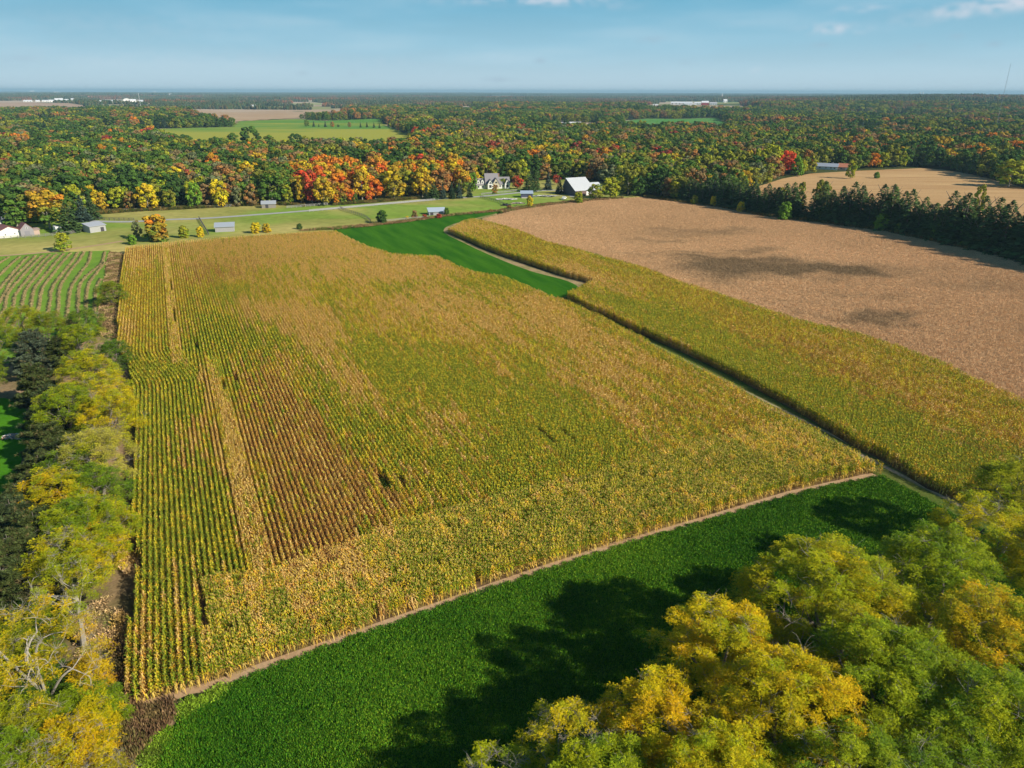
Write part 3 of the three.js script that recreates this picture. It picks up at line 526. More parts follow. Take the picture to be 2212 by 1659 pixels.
const YEL = [0.66, 0.48, 0.006], YGR = [0.42, 0.43, 0.006], LGR = [0.24, 0.33, 0.008], MGR = [0.12, 0.22, 0.01], ORY = [0.72, 0.4, 0.006], DGR = [0.06, 0.13, 0.01], OLV = [0.28, 0.27, 0.012];
function plant(maker, u, v, h, name, label, group, turn = 0, k = 1) { // stand a tree so that the middle of its crown (h above ground) is seen at u, v
  const p = G(u, v, h), t = maker();
  t.position.set(p.x, land(p.x, p.z), p.z); t.rotation.y = turn; t.scale.setScalar(k);
  sprayTotal += t.userData.count ?? 0; delete t.userData.count;
  return put(t, name, label, 'tree', group);
}
// the near wood at the lower right: each crown its own shape
const NEAR = [
  [1555, 1440, 9, 15, 6.3, [YEL, YEL, ORY, YGR, LGR], {}, 'bright golden yellow locust tree at the shadowed edge of the green crop'],
  [1780, 1330, 10, 17, 8.2, [YGR, LGR, YGR, YEL, OLV], { lobes: 56 }, 'broad yellow green locust tree, largest crown of the near wood'],
  [2020, 1270, 10, 16, 7, [LGR, LGR, YGR, MGR], { lobes: 46 }, 'green locust tree between the broad yellow green crown and the picture edge'],
  [2118, 1165, 10, 15, 6, [YEL, YGR, LGR, YGR], { bare: 0.3 }, 'thin yellow tree with bare grey twigs beside the end of the farm track'],
  [2196, 1078, 9, 14, 6.2, [OLV, LGR, OLV, YGR], { }, 'dull olive tree standing against the long strip of corn'],
  [1700, 1570, 10, 16, 7, [YEL, YGR, YEL, LGR, ORY], {}, 'yellow locust tree below the broad yellow green crown'],
  [1915, 1500, 10, 16, 7.4, [LGR, YGR, LGR, MGR], { lobes: 48 }, 'leafy green locust tree in the middle of the near wood'],
  [2150, 1420, 11, 17, 7.2, [ORY, YEL, YGR, LGR, OLV], { bare: 0.2 }, 'orange yellow locust tree at the right edge of the picture'],
  [1420, 1590, 8, 13, 5.4, [YEL, YEL, YGR, ORY], {}, 'small golden tree over the darkest shade on the green crop'],
  [1225, 1625, 7, 11, 4.4, [YGR, YEL, OLV], { bare: 0.45, density: 0.7, bark: GREY_TWIG }, 'half bare yellowing tree at the bottom edge beside the green crop'],
  [2120, 1610, 10, 16, 7.2, [LGR, MGR, YGR], { lobes: 46 }, 'green tree in the bottom right corner'],
  [1075, 1700, 6, 9, 3.6, [YGR, LGR], { bare: 0.4, density: 0.8 }, 'small green tree poking up from the bottom edge'],
  [1540, 1720, 9, 14, 6, [YGR, LGR, YEL], {}, 'yellow green tree cut by the bottom edge below the golden tree'],
  [1300, 1730, 7, 12, 5, [LGR, YGR, MGR], { bare: 0.15 }, 'green tree cut by the bottom edge left of the golden trees'],
  [1840, 1740, 10, 15, 6.6, [LGR, MGR, YGR], {}, 'green tree cut by the bottom edge under the leafy middle tree'],
  [2040, 1780, 10, 15, 6.6, [MGR, DGR, LGR], {}, 'dark green tree cut by the bottom edge near the right corner'],
  [2330, 1240, 10, 16, 7, [YGR, YEL, LGR], {}, 'yellow green tree just cut by the right edge of the picture'],
  [2330, 1520, 10, 16, 7, [YGR, LGR, MGR], {}, 'green tree reaching in from the right edge low down'],
];
NEAR.forEach(([u, v, h, H, Rr, tones, opt, label], i) => plant(() => locust(500 + i, H, Rr, tones, opt), u, v, h, 'locust_tree', label));

// pine with whorls of drooping boughs carrying tufts of needles
const TUFT = [0, 1].map(() => { const g = new Geo(); for (let i = 0; i < 16; i++) { const a = rt() * 6.28, e = -0.2 + rt() * 1.1, L = 0.2 + 0.16 * rt(), d = [Math.cos(a) * Math.cos(e), Math.sin(e), Math.sin(a) * Math.cos(e)], s = [-Math.sin(a) * 0.045, 0.0, Math.cos(a) * 0.045]; g.tri([-s[0], 0, -s[2]], [s[0], 0.02, s[2]], [d[0] * L, d[1] * L, d[2] * L], mul3([1, 1, 1], 0.75 + 0.5 * rt())); } return g.build(); });
function nearPine(seed, H, Rad, tone, dens = 1) {
  const r = rng(seed), wood = new Geo(), list = [[], []], root = new THREE.Group(), lean = [(r() - 0.5) * 0.8, (r() - 0.5) * 0.8], at = (y) => [lean[0] * (y / H), y, lean[1] * (y / H)];
  wood.tube([0, -0.2, 0], at(H * 0.5), H * 0.016 + 0.05, H * 0.011, 6, BARK); wood.tube(at(H * 0.5), at(H), H * 0.011, 0.03, 5, BARK);
  const whorls = Math.round(H * 1.3);
  for (let w = 0; w < whorls; w++) {
    const t = 0.14 + 0.84 * (w / whorls), L0 = Rad * Math.pow(1 - t, 0.62) * 1.15 + 0.35, nb = 5 + Math.floor(r() * 2), off = r() * 6.28;
    for (let b = 0; b < nb; b++) {
      const a = off + (b / nb) * 6.28 + (r() - 0.5) * 0.4, L = L0 * (0.65 + 0.5 * r()), rise = 0.15 + 0.25 * t, p = at(H * t), e = [p[0] + Math.cos(a) * L, p[1] + L * rise * (0.4 + r()) - 0.1, p[2] + Math.sin(a) * L], dead = t < 0.35 && r() < 0.25;
      wood.tube(p, e, 0.05, 0.015, 3, dead ? GREY_TWIG : BARK);
      if (dead) continue;
      const nt = Math.round(L * 11 * dens);
      for (let j = 0; j < nt; j++) { const q = 0.3 + 0.7 * Math.sqrt(r()), sp = L * 0.28 * (1.15 - q * 0.6), k = mul3(mix3(tone, [0.2, 0.14, 0.06], r() < 0.12 ? 0.6 : 0), 0.7 + 0.6 * r()), sz = 1.3 + 0.8 * r(); list[j % 2].push([lerp(p[0], e[0], q) + (r() - 0.5) * sp * 2, lerp(p[1], e[1], q) + (r() - 0.4) * sp * 0.7, lerp(p[2], e[2], q) + (r() - 0.5) * sp * 2, r() * 6.28, sz, sz, sz, k[0], k[1], k[2], (r() - 0.5) * 0.8, (r() - 0.5) * 0.8]); }
    }
  }
  const trunk = new THREE.Mesh(wood.build(), barkMat); trunk.name = 'trunk'; trunk.castShadow = trunk.receiveShadow = true; root.add(trunk);
  const crown = new THREE.Group(); crown.name = 'crown'; crown.userData.kind = 'stuff'; root.add(crown);
  list.forEach((l, i) => l.length && copies('needle_tufts', TUFT[i], nearLeaf([1, 1, 1]), l, crown));
  root.userData.count = list[0].length + list[1].length;
  return root;
}
const PINE = [0.075, 0.1, 0.026], PINE2 = [0.07, 0.1, 0.035], GREYPINE = [0.1, 0.13, 0.075];
// the belt of trees left of the corn, from the far end towards the camera
const locustAt = (seed, H, Rr, tones, opt) => () => locust(seed, H, Rr, tones, { density: 0.85, lobes: 30, leaf: 1.2, ...opt });
const BELT = [
  ['L', 68, 708, 6, 10, 5, [YGR, OLV, LGR], {}, 'yellow green tree topmost in the belt beside the striped field'],
  ['L', 118, 712, 6, 9, 4.4, [LGR, MGR, OLV], {}, 'yellowing tree just right of the topmost belt tree'],
  ['L', 199, 700, 4, 7, 4, [MGR, LGR, DGR], {}, 'round green tree at the foot of the striped field'],
  ['L', 241, 640, 3, 6.5, 4.2, [LGR, MGR, OLV], { base: 0.06, bare: 0 }, 'low spreading green bush at the corner of the striped field'],
  ['L', 8, 752, 6, 10, 5, [OLV, MGR, LGR], {}, 'olive tree at the left edge behind the grey green pine'],
  ['P', 85, 768, 7, 13, 4.6, GREYPINE, 'grey green pine with a pale trunk below the yellow treetops'],
  ['P', 138, 770, 6, 11, 3.6, PINE, 'dark pine between the grey green pine and the yellow tree'],
  ['P', 158, 722, 5, 9, 3, PINE, 'small dark pine under the round green tree'],
  ['L', 196, 748, 6, 10, 4.6, [LGR, YGR, MGR], {}, 'yellow green tree touching the bend in the corn rows'],
  ['L', 264, 782, 4, 8, 3.6, [MGR, DGR, MGR], {}, 'dark leafy green tree pressing on the corn at the bend'],
  ['L', 203, 812, 6, 10, 5, [YGR, YEL, LGR, YGR], {}, 'rounded yellow tree below the bend in the corn rows'],
  ['L', 246, 862, 6, 10, 4.6, [YEL, YEL, YGR, LGR], {}, 'bright golden tree overhanging the corn edge'],
  ['L', -14, 820, 5, 9, 3.6, [OLV, LGR, MGR], {}, 'olive tree at the left edge above the bright lawn'],
  ['P', 84, 836, 7, 12, 4, PINE, 'dark pine above the bright lawn corner'],
  ['P', 122, 862, 7, 12, 3.6, PINE2, 'dark pine left of the rounded yellow tree'],
  ['L', 162, 896, 6, 10, 5.2, [LGR, MGR, LGR, YGR], {}, 'broad yellow green tree in the middle of the belt'],
  ['L', 255, 908, 6, 10, 4.8, [YEL, YEL, YGR, LGR], {}, 'golden yellow tree below the bright golden one'],
  ['P', 104, 905, 7, 12, 4, PINE2, 'dark pine right beside the bright lawn'],
  ['P', 108, 955, 7, 12, 4.2, PINE, 'dark pine across from the rubbish heap on the lawn'],
  ['P', 140, 985, 7, 12, 3.8, PINE, 'dark pine between the lawn and the pale yellow tree'],
  ['L', 224, 1000, 6, 10, 5.6, [[0.5, 0.42, 0.06], YGR, [0.45, 0.4, 0.08]], { bare: 0.25, bark: GREY_TWIG }, 'pale yellow thinning tree beside the corn'],
  ['L', 180, 1028, 5, 9, 4.2, [MGR, DGR, LGR], {}, 'mid green tree left of the pale yellow tree'],
  ['P', 96, 1022, 7, 12, 4.4, PINE, 'dark pine near the lower end of the lawn'],
  ['P', 140, 1045, 7, 12, 4, PINE2, 'dark pine above the orange yellow tree'],
  ['P', 72, 1078, 7, 12, 4, PINE, 'dark pine at the lower tip of the lawn'],
  ['L', 228, 1082, 5, 9, 4.4, [MGR, MGR, LGR], {}, 'green tree below the pale yellow tree'],
  ['L', 138, 1092, 6, 10, 4.6, [YEL, ORY, YGR, LGR], {}, 'orange yellow tree among the dark pines'],
  ['P', 50, 1118, 7, 12, 4.2, PINE, 'dark pine left of the orange yellow tree'],
  ['L', 190, 1158, 6, 10, 5, [LGR, MGR, YGR], {}, 'yellow green tree over the dry bank by the corn'],
  ['L', 246, 1150, 4, 8, 3.6, [YEL, YGR, LGR], {}, 'small yellow tree at the top of the dry bank'],
  ['L', 232, 1196, 4, 7, 3.4, [YEL, YEL, YGR], {}, 'bright yellow bushy tree beside the dry bank'],
  ['P', 30, 1150, 7, 12, 4.4, PINE2, 'dark pine at the left edge below the lawn'],
  ['P', 85, 1175, 7, 12, 4.4, PINE, 'dark pine left of the tree over the dry bank'],
  ['P', 40, 1225, 7, 12, 4.6, PINE, 'dark pine third from the bottom of the belt'],
  ['P', 108, 1235, 7, 11, 4, PINE2, 'dark pine beside the lowest yellow green tree'],
  ['L', 160, 1238, 6, 10, 4.6, [YGR, YEL, LGR], { bare: 0.2 }, 'yellow green tree over the clearing'],
  ['P', 25, 1300, 7, 12, 4.6, PINE, 'dark pine at the left edge above the clearing'],
  ['P', 80, 1300, 6, 10, 3.6, [0.1, 0.1, 0.045], 'browning pine beside the clearing'],
];
BELT.forEach((b, i) => {
  if (b[0] === 'L') { const [, u, v, h, H, Rr, tones, opt, label] = b; plant(locustAt(700 + i, H * 1.1, Rr * 1.12, tones.map((t) => mul3(t, 0.88)), opt), u - (v > 690 && v < 1260 ? 16 : 0), v, h, 'locust_tree', label, null, 0); }
  else { const [, u, v, h, H, Rr, tone, label] = b; plant(() => nearPine(700 + i, H * (v > 860 && v < 1100 ? 0.7 : 0.85), Rr * 1.1, tone, 1.25), u - (v > 1060 ? 0 : 6), v, h * 0.72, 'pine_tree', label); }
});
// the clearing and the lower left corner
const CORNER = [
  [146, 1268, 9, 12.5, 3.6, [YGR, OLV, LGR], { bare: 0.2, density: 0.7, bark: PALE_BARK, base: 0.6, lobes: 16 }, 'tall pale trunked tree standing in the clearing'],
  [85, 1420, 8.5, 14, 6, [YEL, YGR, OLV, ORY], { bare: 0.32, density: 0.4, bark: PALE_BARK, base: 0.3, lobes: 34 }, 'large thinly leaved tree with pale limbs and yellow leaves in the lower left'],
  [5, 1440, 6, 10, 4, [OLV, LGR, YGR], { bare: 0.1 }, 'yellow green tree at the left edge beside the thinly leaved one'],
  [190, 1462, 3.4, 5.5, 2, [YEL, YEL, ORY], { bare: 0.05, density: 0.7 }, 'small yellow tree below the clearing'],
  [172, 1545, 2.6, 5, 4, [LGR, MGR, LGR], { base: 0.12, bare: 0 }, 'low green bushy tree under the pale limbs'],
  [208, 1560, 2.6, 5, 2.2, [YEL, YGR], { bare: 0.05 }, 'little yellow tree by the brown weeds at the bottom left'],
  [30, 1590, 5, 8, 3.8, [OLV, YGR, LGR], { bare: 0.15, density: 0.7 }, 'olive yellow tree low down at the left edge'],
  [160, 1625, 4, 7, 3.6, [ORY, YEL, YGR], { bare: 0.2, density: 0.7, bark: GREY_TWIG }, 'orange yellow tree with grey twigs at the bottom edge'],
  [75, 1690, 5, 8, 3.8, [YGR, OLV], { bare: 0.5, density: 0.45, bark: GREY_TWIG }, 'nearly bare grey tree at the bottom edge'],
  [225, 1690, 3.4, 6, 2.6, [OLV, YEL], { bare: 0.45, density: 0.5, bark: GREY_TWIG }, 'half bare grey twiggy tree at the bottom edge by the weeds'],
  [-10, 1670, 6, 9, 4, [LGR, MGR], { bare: 0.1 }, 'green tree in the bottom left corner'],
  [105, 1505, 2.2, 4.5, 4.4, [MGR, DGR, DGR], { base: 0.1, bare: 0 }, 'dark green undergrowth below the large thinly leaved tree'],
  [25, 1520, 3, 6, 4, [DGR, DGR, MGR], { base: 0.12, bare: 0 }, 'dark green tree low at the left edge above the yellow one'],
  [105, 1590, 2.2, 4.5, 3.8, [MGR, DGR, LGR], { base: 0.1, bare: 0 }, 'leafy dark green bushy tree near the bottom edge'],
  [60, 1360, 3, 6, 3.6, [MGR, DGR], { base: 0.12, bare: 0 }, 'dark green bushy tree above the large thinly leaved one'],
];
CORNER.forEach(([u, v, h, H, Rr, tones, opt, label], i) => plant(() => locust(900 + i, H, Rr, tones.map((t) => mul3(t, 0.9)), opt), u, v, h, 'locust_tree', label));
console.log('sprays', sprayTotal);

// ---------------------------------------------------------------- trees seen from afar
const C = { dgreen: [0.045, 0.095, 0.02], green: [0.09, 0.175, 0.022], lgreen: [0.16, 0.29, 0.025], olive: [0.2, 0.2, 0.03], ygreen: [0.35, 0.36, 0.02], yellow: [0.68, 0.53, 0.018], gold: [0.5, 0.31, 0.022], orange: [0.68, 0.225, 0.02], rust: [0.42, 0.17, 0.04], red: [0.72, 0.09, 0.03], maroon: [0.3, 0.06, 0.045], brown: [0.26, 0.17, 0.07], greyg: [0.17, 0.2, 0.09] };
const MIX = {
  dgreen: ['dgreen', 'dgreen', 'green'], green: ['green', 'green', 'dgreen', 'olive'], lgreen: ['lgreen', 'lgreen', 'green'], olive: ['olive', 'green', 'olive', 'ygreen'], ygreen: ['ygreen', 'ygreen', 'olive', 'lgreen'], yellow: ['yellow', 'yellow', 'ygreen', 'gold'], gold: ['gold', 'gold', 'olive', 'yellow'],
  orange: ['orange', 'orange', 'gold', 'rust'], rust: ['rust', 'rust', 'brown', 'olive'], red: ['red', 'red', 'maroon', 'orange'], maroon: ['maroon', 'maroon', 'rust', 'red'], brown: ['brown', 'olive', 'brown', 'rust'], greyg: ['greyg', 'greyg', 'olive', 'brown'], turning: ['orange', 'gold', 'green', 'green', 'olive'], flame: ['orange', 'red', 'orange', 'orange'],
};
const SAY = { dgreen: 'dark green', green: 'green', lgreen: 'bright green', olive: 'olive', ygreen: 'yellow green', yellow: 'yellow', gold: 'golden brown', orange: 'orange', rust: 'rusty', red: 'red', maroon: 'maroon', brown: 'brownish', greyg: 'grey green', turning: 'half turned', flame: 'flame orange' };
// unit trees 15 m tall: lobes of leaf clumps, gaps between them
function broadCrown(seed, kind, wide = 1, n = 20, per = 62, low = 0.2, leaf = 1) {
  const r = rng(seed), g = new Geo(), H = 15, pal = MIX[kind].map((k) => C[k]);
  for (let i = 0; i < n; i++) {
    const y = (i + 0.4) / n, a = i * 2.39996 + r() * 0.9, prof = Math.sqrt(Math.max(0.02, 1 - Math.pow(Math.abs(y - 0.42) / 0.62, 2))), q = 4.3 * wide * prof * (0.5 + 0.5 * r()), c = [Math.cos(a) * q, H * (low + 0.07 + (0.9 - low) * y), Math.sin(a) * q], lr = (1.35 + 0.8 * r()) * Math.sqrt(wide) * (1 - 0.25 * y);
    let tone = mix3(pal[Math.floor(r() * pal.length)], pal[0], 0.25);
    if (kind === 'turning') tone = mix3(pal[Math.floor(r() * 2)], pal[2 + Math.floor(r() * 3)], clamp(1.25 - y * 1.5 + (r() - 0.5) * 0.5, 0, 1));
    for (let j = 0; j < per; j++) {
      const u = r() * 6.28, v = Math.acos(1 - 1.75 * r()), k = 0.8 + 0.3 * r(), nx = Math.sin(v) * Math.cos(u), ny = Math.cos(v), nz = Math.sin(v) * Math.sin(u), p = [c[0] + nx * lr * k, c[1] + ny * lr * k * 0.85, c[2] + nz * lr * k];
      const t1 = new THREE.Vector3(nx + (r() - 0.5) * 1.3, ny + (r() - 0.3) * 1.3, nz + (r() - 0.5) * 1.3).normalize(), e = new THREE.Vector3(r() - 0.5, r() - 0.5, r() - 0.5).cross(t1).normalize(), f = t1.clone().cross(e), s = (0.32 + 0.3 * r()) * leaf, col = mul3(mix3(tone, pal[Math.floor(r() * pal.length)], 0.3 * r()), 0.82 + 0.36 * r());
      const Q = (x, z) => [p[0] + e.x * x * s + f.x * z * s, p[1] + e.y * x * s + f.y * z * s, p[2] + e.z * x * s + f.z * z * s];
      g.quad(Q(-1, -0.2), Q(0.1, -1), Q(1, 0.2), Q(-0.1, 1), col);
    }
  }
  return g.build();
}
function stem(r, H, bark, n = 4) {
  const g = new Geo(); limb(g, [0, -0.3, 0], [(r() - 0.5), H * 0.5, (r() - 0.5)], 0.3, 0.17, bark, r, 0.05, 6, 3);
  for (let i = 0; i < n; i++) { const a = i * 1.7 + r(), y = H * (0.28 + 0.07 * i); limb(g, [0, y, 0], [Math.cos(a) * H * 0.2, y + H * 0.22, Math.sin(a) * H * 0.2], 0.13, 0.05, bark, r, 0.1, 4, 2); }
  return g.build();
}
function conifer(seed, tone, wide, low, pow = 0.85, n = 900, rag = 0.3) { // clumps of needles on drooping boughs inside an uneven cone
  const r = rng(seed), g = new Geo(), H = 15, tiers = 11, ph = [0, 1, 2, 3, 4].map(() => r() * 6.28);
  for (let i = 0; i < n; i++) {
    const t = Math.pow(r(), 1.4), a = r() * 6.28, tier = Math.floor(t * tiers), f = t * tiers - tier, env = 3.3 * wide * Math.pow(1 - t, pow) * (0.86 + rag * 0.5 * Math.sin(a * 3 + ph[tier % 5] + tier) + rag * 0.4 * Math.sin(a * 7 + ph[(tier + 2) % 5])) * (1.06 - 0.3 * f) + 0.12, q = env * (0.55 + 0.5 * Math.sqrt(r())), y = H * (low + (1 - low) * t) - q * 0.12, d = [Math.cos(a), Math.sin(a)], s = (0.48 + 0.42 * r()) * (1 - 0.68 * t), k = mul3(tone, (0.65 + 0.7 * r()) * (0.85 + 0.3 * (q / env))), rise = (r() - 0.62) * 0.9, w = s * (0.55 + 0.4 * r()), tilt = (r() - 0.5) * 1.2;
    const P = (x, z) => [d[0] * (q + x * s) - d[1] * z * w, y + x * s * rise + z * w * tilt, d[1] * (q + x * s) + d[0] * z * w];
    g.quad(P(-1.2, 0), P(0, -1), P(1.4, 0), P(0, 1), k);
  }
  for (let i = 0; i < 3; i++) { const x = (r() - 0.5) * 0.5, z = (r() - 0.5) * 0.5, y = H * (0.96 + 0.05 * r()); g.tri([x - 0.25, y - 0.9, z], [x + 0.25, y - 0.9, z + 0.1], [x, y + 0.3, z], tone); g.tri([x, y - 0.9, z - 0.25], [x, y - 0.9, z + 0.25], [x, y + 0.3, z], tone); }
  return g.build();
}
const crownMat = leafMat({ roughness: 0.9 }), CROWNS = {}, WIDE = { a: 1, b: 1.25, c: 0.72 };
let cs = 1300;
function crownOf(kind, i) { const k = kind + i; if (!CROWNS[k]) { cs = 1300 + Object.keys(MIX).indexOf(kind) * 10 + i; CROWNS[k] = broadCrown(cs, kind, [1, 1.2, 0.85, 1.1][i], [20, 24, 18, 22][i], 62, [0.06, 0.16, 0.04, 0.1][i]); } return CROWNS[k]; }
const STEMS = [0, 1].map((i) => stem(rng(60 + i), 15, [BARK, PALE_BARK][i]));
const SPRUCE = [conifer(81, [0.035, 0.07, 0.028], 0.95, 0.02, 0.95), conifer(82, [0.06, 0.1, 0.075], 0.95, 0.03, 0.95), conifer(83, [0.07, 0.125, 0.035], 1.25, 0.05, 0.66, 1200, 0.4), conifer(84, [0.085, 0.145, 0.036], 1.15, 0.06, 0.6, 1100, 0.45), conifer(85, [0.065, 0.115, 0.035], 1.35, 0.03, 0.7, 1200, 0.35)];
function farTree(kind, i) {
  const g = new THREE.Group(), con = kind === 'spruce' || kind === 'pine';
  const t = new THREE.Mesh(STEMS[con ? 0 : i % 2], barkMat), c = new THREE.Mesh(con ? SPRUCE[i % 5] : crownOf(kind, i % 4), crownMat);
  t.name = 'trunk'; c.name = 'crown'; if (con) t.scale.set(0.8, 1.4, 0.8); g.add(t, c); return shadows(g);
}
const AXIS = new THREE.Vector3(); camera.getWorldDirection(AXIS);
const metres = (px, p) => (px * 1.736 * p.clone().sub(camera.position).dot(AXIS)) / 2755;
const NTHW = ['first', 'second', 'third', 'fourth', 'fifth', 'sixth', 'seventh', 'eighth', 'ninth', 'tenth', 'eleventh'];
const TAKEN = []; // ground held by trees placed one by one
function tree(u, v, px, kind, label, wide = 1, i = 0, name, group) {
  const p = G(u, v), H = metres(px, p), t = farTree(kind, i);
  t.position.set(p.x, land(p.x, p.z) - 0.02, p.z); t.rotation.y = hash2(u, v) * 6.28;
  t.scale.set((H / 15) * wide, H / 15, (H / 15) * wide);
  TAKEN.push([p.x, p.z, H * 0.33 * wide]);
  return put(t, name ?? (kind === 'spruce' ? 'spruce_tree' : kind === 'pine' ? 'pine_tree' : 'broadleaf_tree'), label, 'tree', group);
}
function bush(u, v, px, kind, label, wide = 1.5, i = 0, group) { // low and leafy to the ground
  const p = G(u, v), H = metres(px, p), g = new THREE.Group(), c = new THREE.Mesh(bushOf(kind, i), crownMat), s = new THREE.Mesh(STEMS[0], barkMat);
  c.name = 'foliage'; s.name = 'stem'; s.scale.setScalar(0.6); g.add(s, c); shadows(g);
  g.position.set(p.x, land(p.x, p.z), p.z); g.rotation.y = hash2(u, v, 3) * 6.28; g.scale.set((H / 15) * wide, H / 15, (H / 15) * wide);
  TAKEN.push([p.x, p.z, H * 0.33 * wide]);
  return put(g, 'bush', label, 'bush', group);
}
const BUSHES = {}; function bushOf(kind, i) { const k = kind + i; return BUSHES[k] ?? (BUSHES[k] = broadCrown(1700 + i + 7 * Object.keys(MIX).indexOf(kind), kind, 0.98, 30, 80, -0.04, 1.2)); }

// pasture, farmstead and field edges
tree(40, 497, 78, 'green', 'big round green tree behind the white garage at the left edge', 1.35, 1);
tree(108, 494, 80, 'turning', 'orange and green maple beside the green lawn and white trailer', 1.35, 1);
tree(152, 502, 64, 'spruce', 'broad dark spruce beside the white box trailer', 1.5, 2);
tree(181, 478, 56, 'spruce', 'blue green spruce behind the broad dark one by the trailer', 1.4, 1);
tree(201, 474, 50, 'spruce', 'dark spruce at the left end of the gravel lane', 1.2, 2);
tree(139, 543, 40, 'ygreen', 'lone yellow green tree above the striped field', 1.35, 0);
bush(340, 521, 55, 'turning', 'large round bush-like tree turning orange at the top corner of the corn', 1.45, 1);
tree(298, 515, 38, 'greyg', 'wispy grey green tree left of the large orange topped one', 1, 2);
bush(287, 528, 21, 'lgreen', 'green bush at the far left corner of the corn');
bush(398, 514, 26, 'ygreen', 'yellow green bush between the orange topped tree and the pasture shed', 1.3);
bush(434, 512, 22, 'yellow', 'yellow bush standing by the board fence above the corn', 1.2);
bush(553, 504, 23, 'yellow', 'bright yellow bush at the top edge of the corn', 1.5);
bush(577, 502, 19, 'gold', 'golden brown bush joined to the bright yellow one', 1.4, 1);
bush(647, 495, 12, 'dgreen', 'small dark round bush alone above the corn', 1.6);
bush(826, 483, 28, 'dgreen', 'blue green bushy tree at the corner of the green waterway', 1.3, 1);
bush(896, 473, 18, 'brown', 'brown bush in the hedge left of the low grey shed', 1.1);
bush(917, 472, 9, 'maroon', 'low dark red bush before the low grey shed', 2.2, 0);
bush(948, 471, 9, 'maroon', 'low purplish bush at the right foot of the low grey shed', 2.2, 1);
bush(965, 466, 17, 'green', 'dark green bush at the right end of the low grey shed', 1.1);
bush(880, 475, 8, 'yellow', 'small yellow bush in the hedge before the green waterway', 1.6);
bush(1060, 458, 6, 'rust', 'small rusty bush in the hedge at the tip of the green waterway', 2.2);
bush(1100, 453, 9, 'brown', 'brown bush in the hedge along the top of the tan field', 2.2, 1);
bush(1144, 447, 23, 'yellow', 'yellow orange bush in the hedge below the small blue shed', 1);
bush(1250, 439, 24, 'ygreen', 'yellow green bush in front of the metal roofed barn', 1.35);
tree(1287, 431, 32, 'ygreen', 'leafy yellow green tree at the right front corner of the barn', 1.5, 1);
tree(1319, 429, 44, 'ygreen', 'taller yellow green tree right of the barn', 1.4, 3);
tree(1143, 414, 43, 'spruce', 'big spruce between the house and the barn', 1.25, 2);
tree(1158, 411, 42, 'spruce', 'slimmer spruce close behind the big one by the house', 0.9, 3);
tree(1184, 410, 38, 'spruce', 'spruce standing alone midway to the barn', 1.15, 1);
tree(1208, 419, 36, 'spruce', 'spruce at the left corner of the barn', 1.25, 0);
tree(1088, 406, 20, 'ygreen', 'small round yellow green tree in front of the house', 1.5, 1);
tree(1117, 408, 28, 'maroon', 'dusky red brown tree at the right end of the house', 1.3, 0);
tree(1069, 419, 20, 'rust', 'small red brown tree on the lawn before the house', 1.2, 2);
tree(1202, 399, 21, 'maroon', 'dark maroon tree behind the midway spruce', 1.2, 1);
tree(1021, 413, 39, 'lgreen', 'bright green pointed tree left of the house', 1.05, 2);
tree(1014, 426, 30, 'spruce', 'dark spruce at the foot of the bright green tree by the house', 1.2, 0);
[922, 938, 957, 976, 992].forEach((u, i) => tree(u, 430.5 - i * 0.5, 33 + (i % 2) * 4, 'spruce', ['leftmost', 'second from left', 'middle', 'second from right', 'rightmost'][i] + ' of the five spruces in a row left of the house', 1.15, [0, 2, 1, 0, 1][i]));
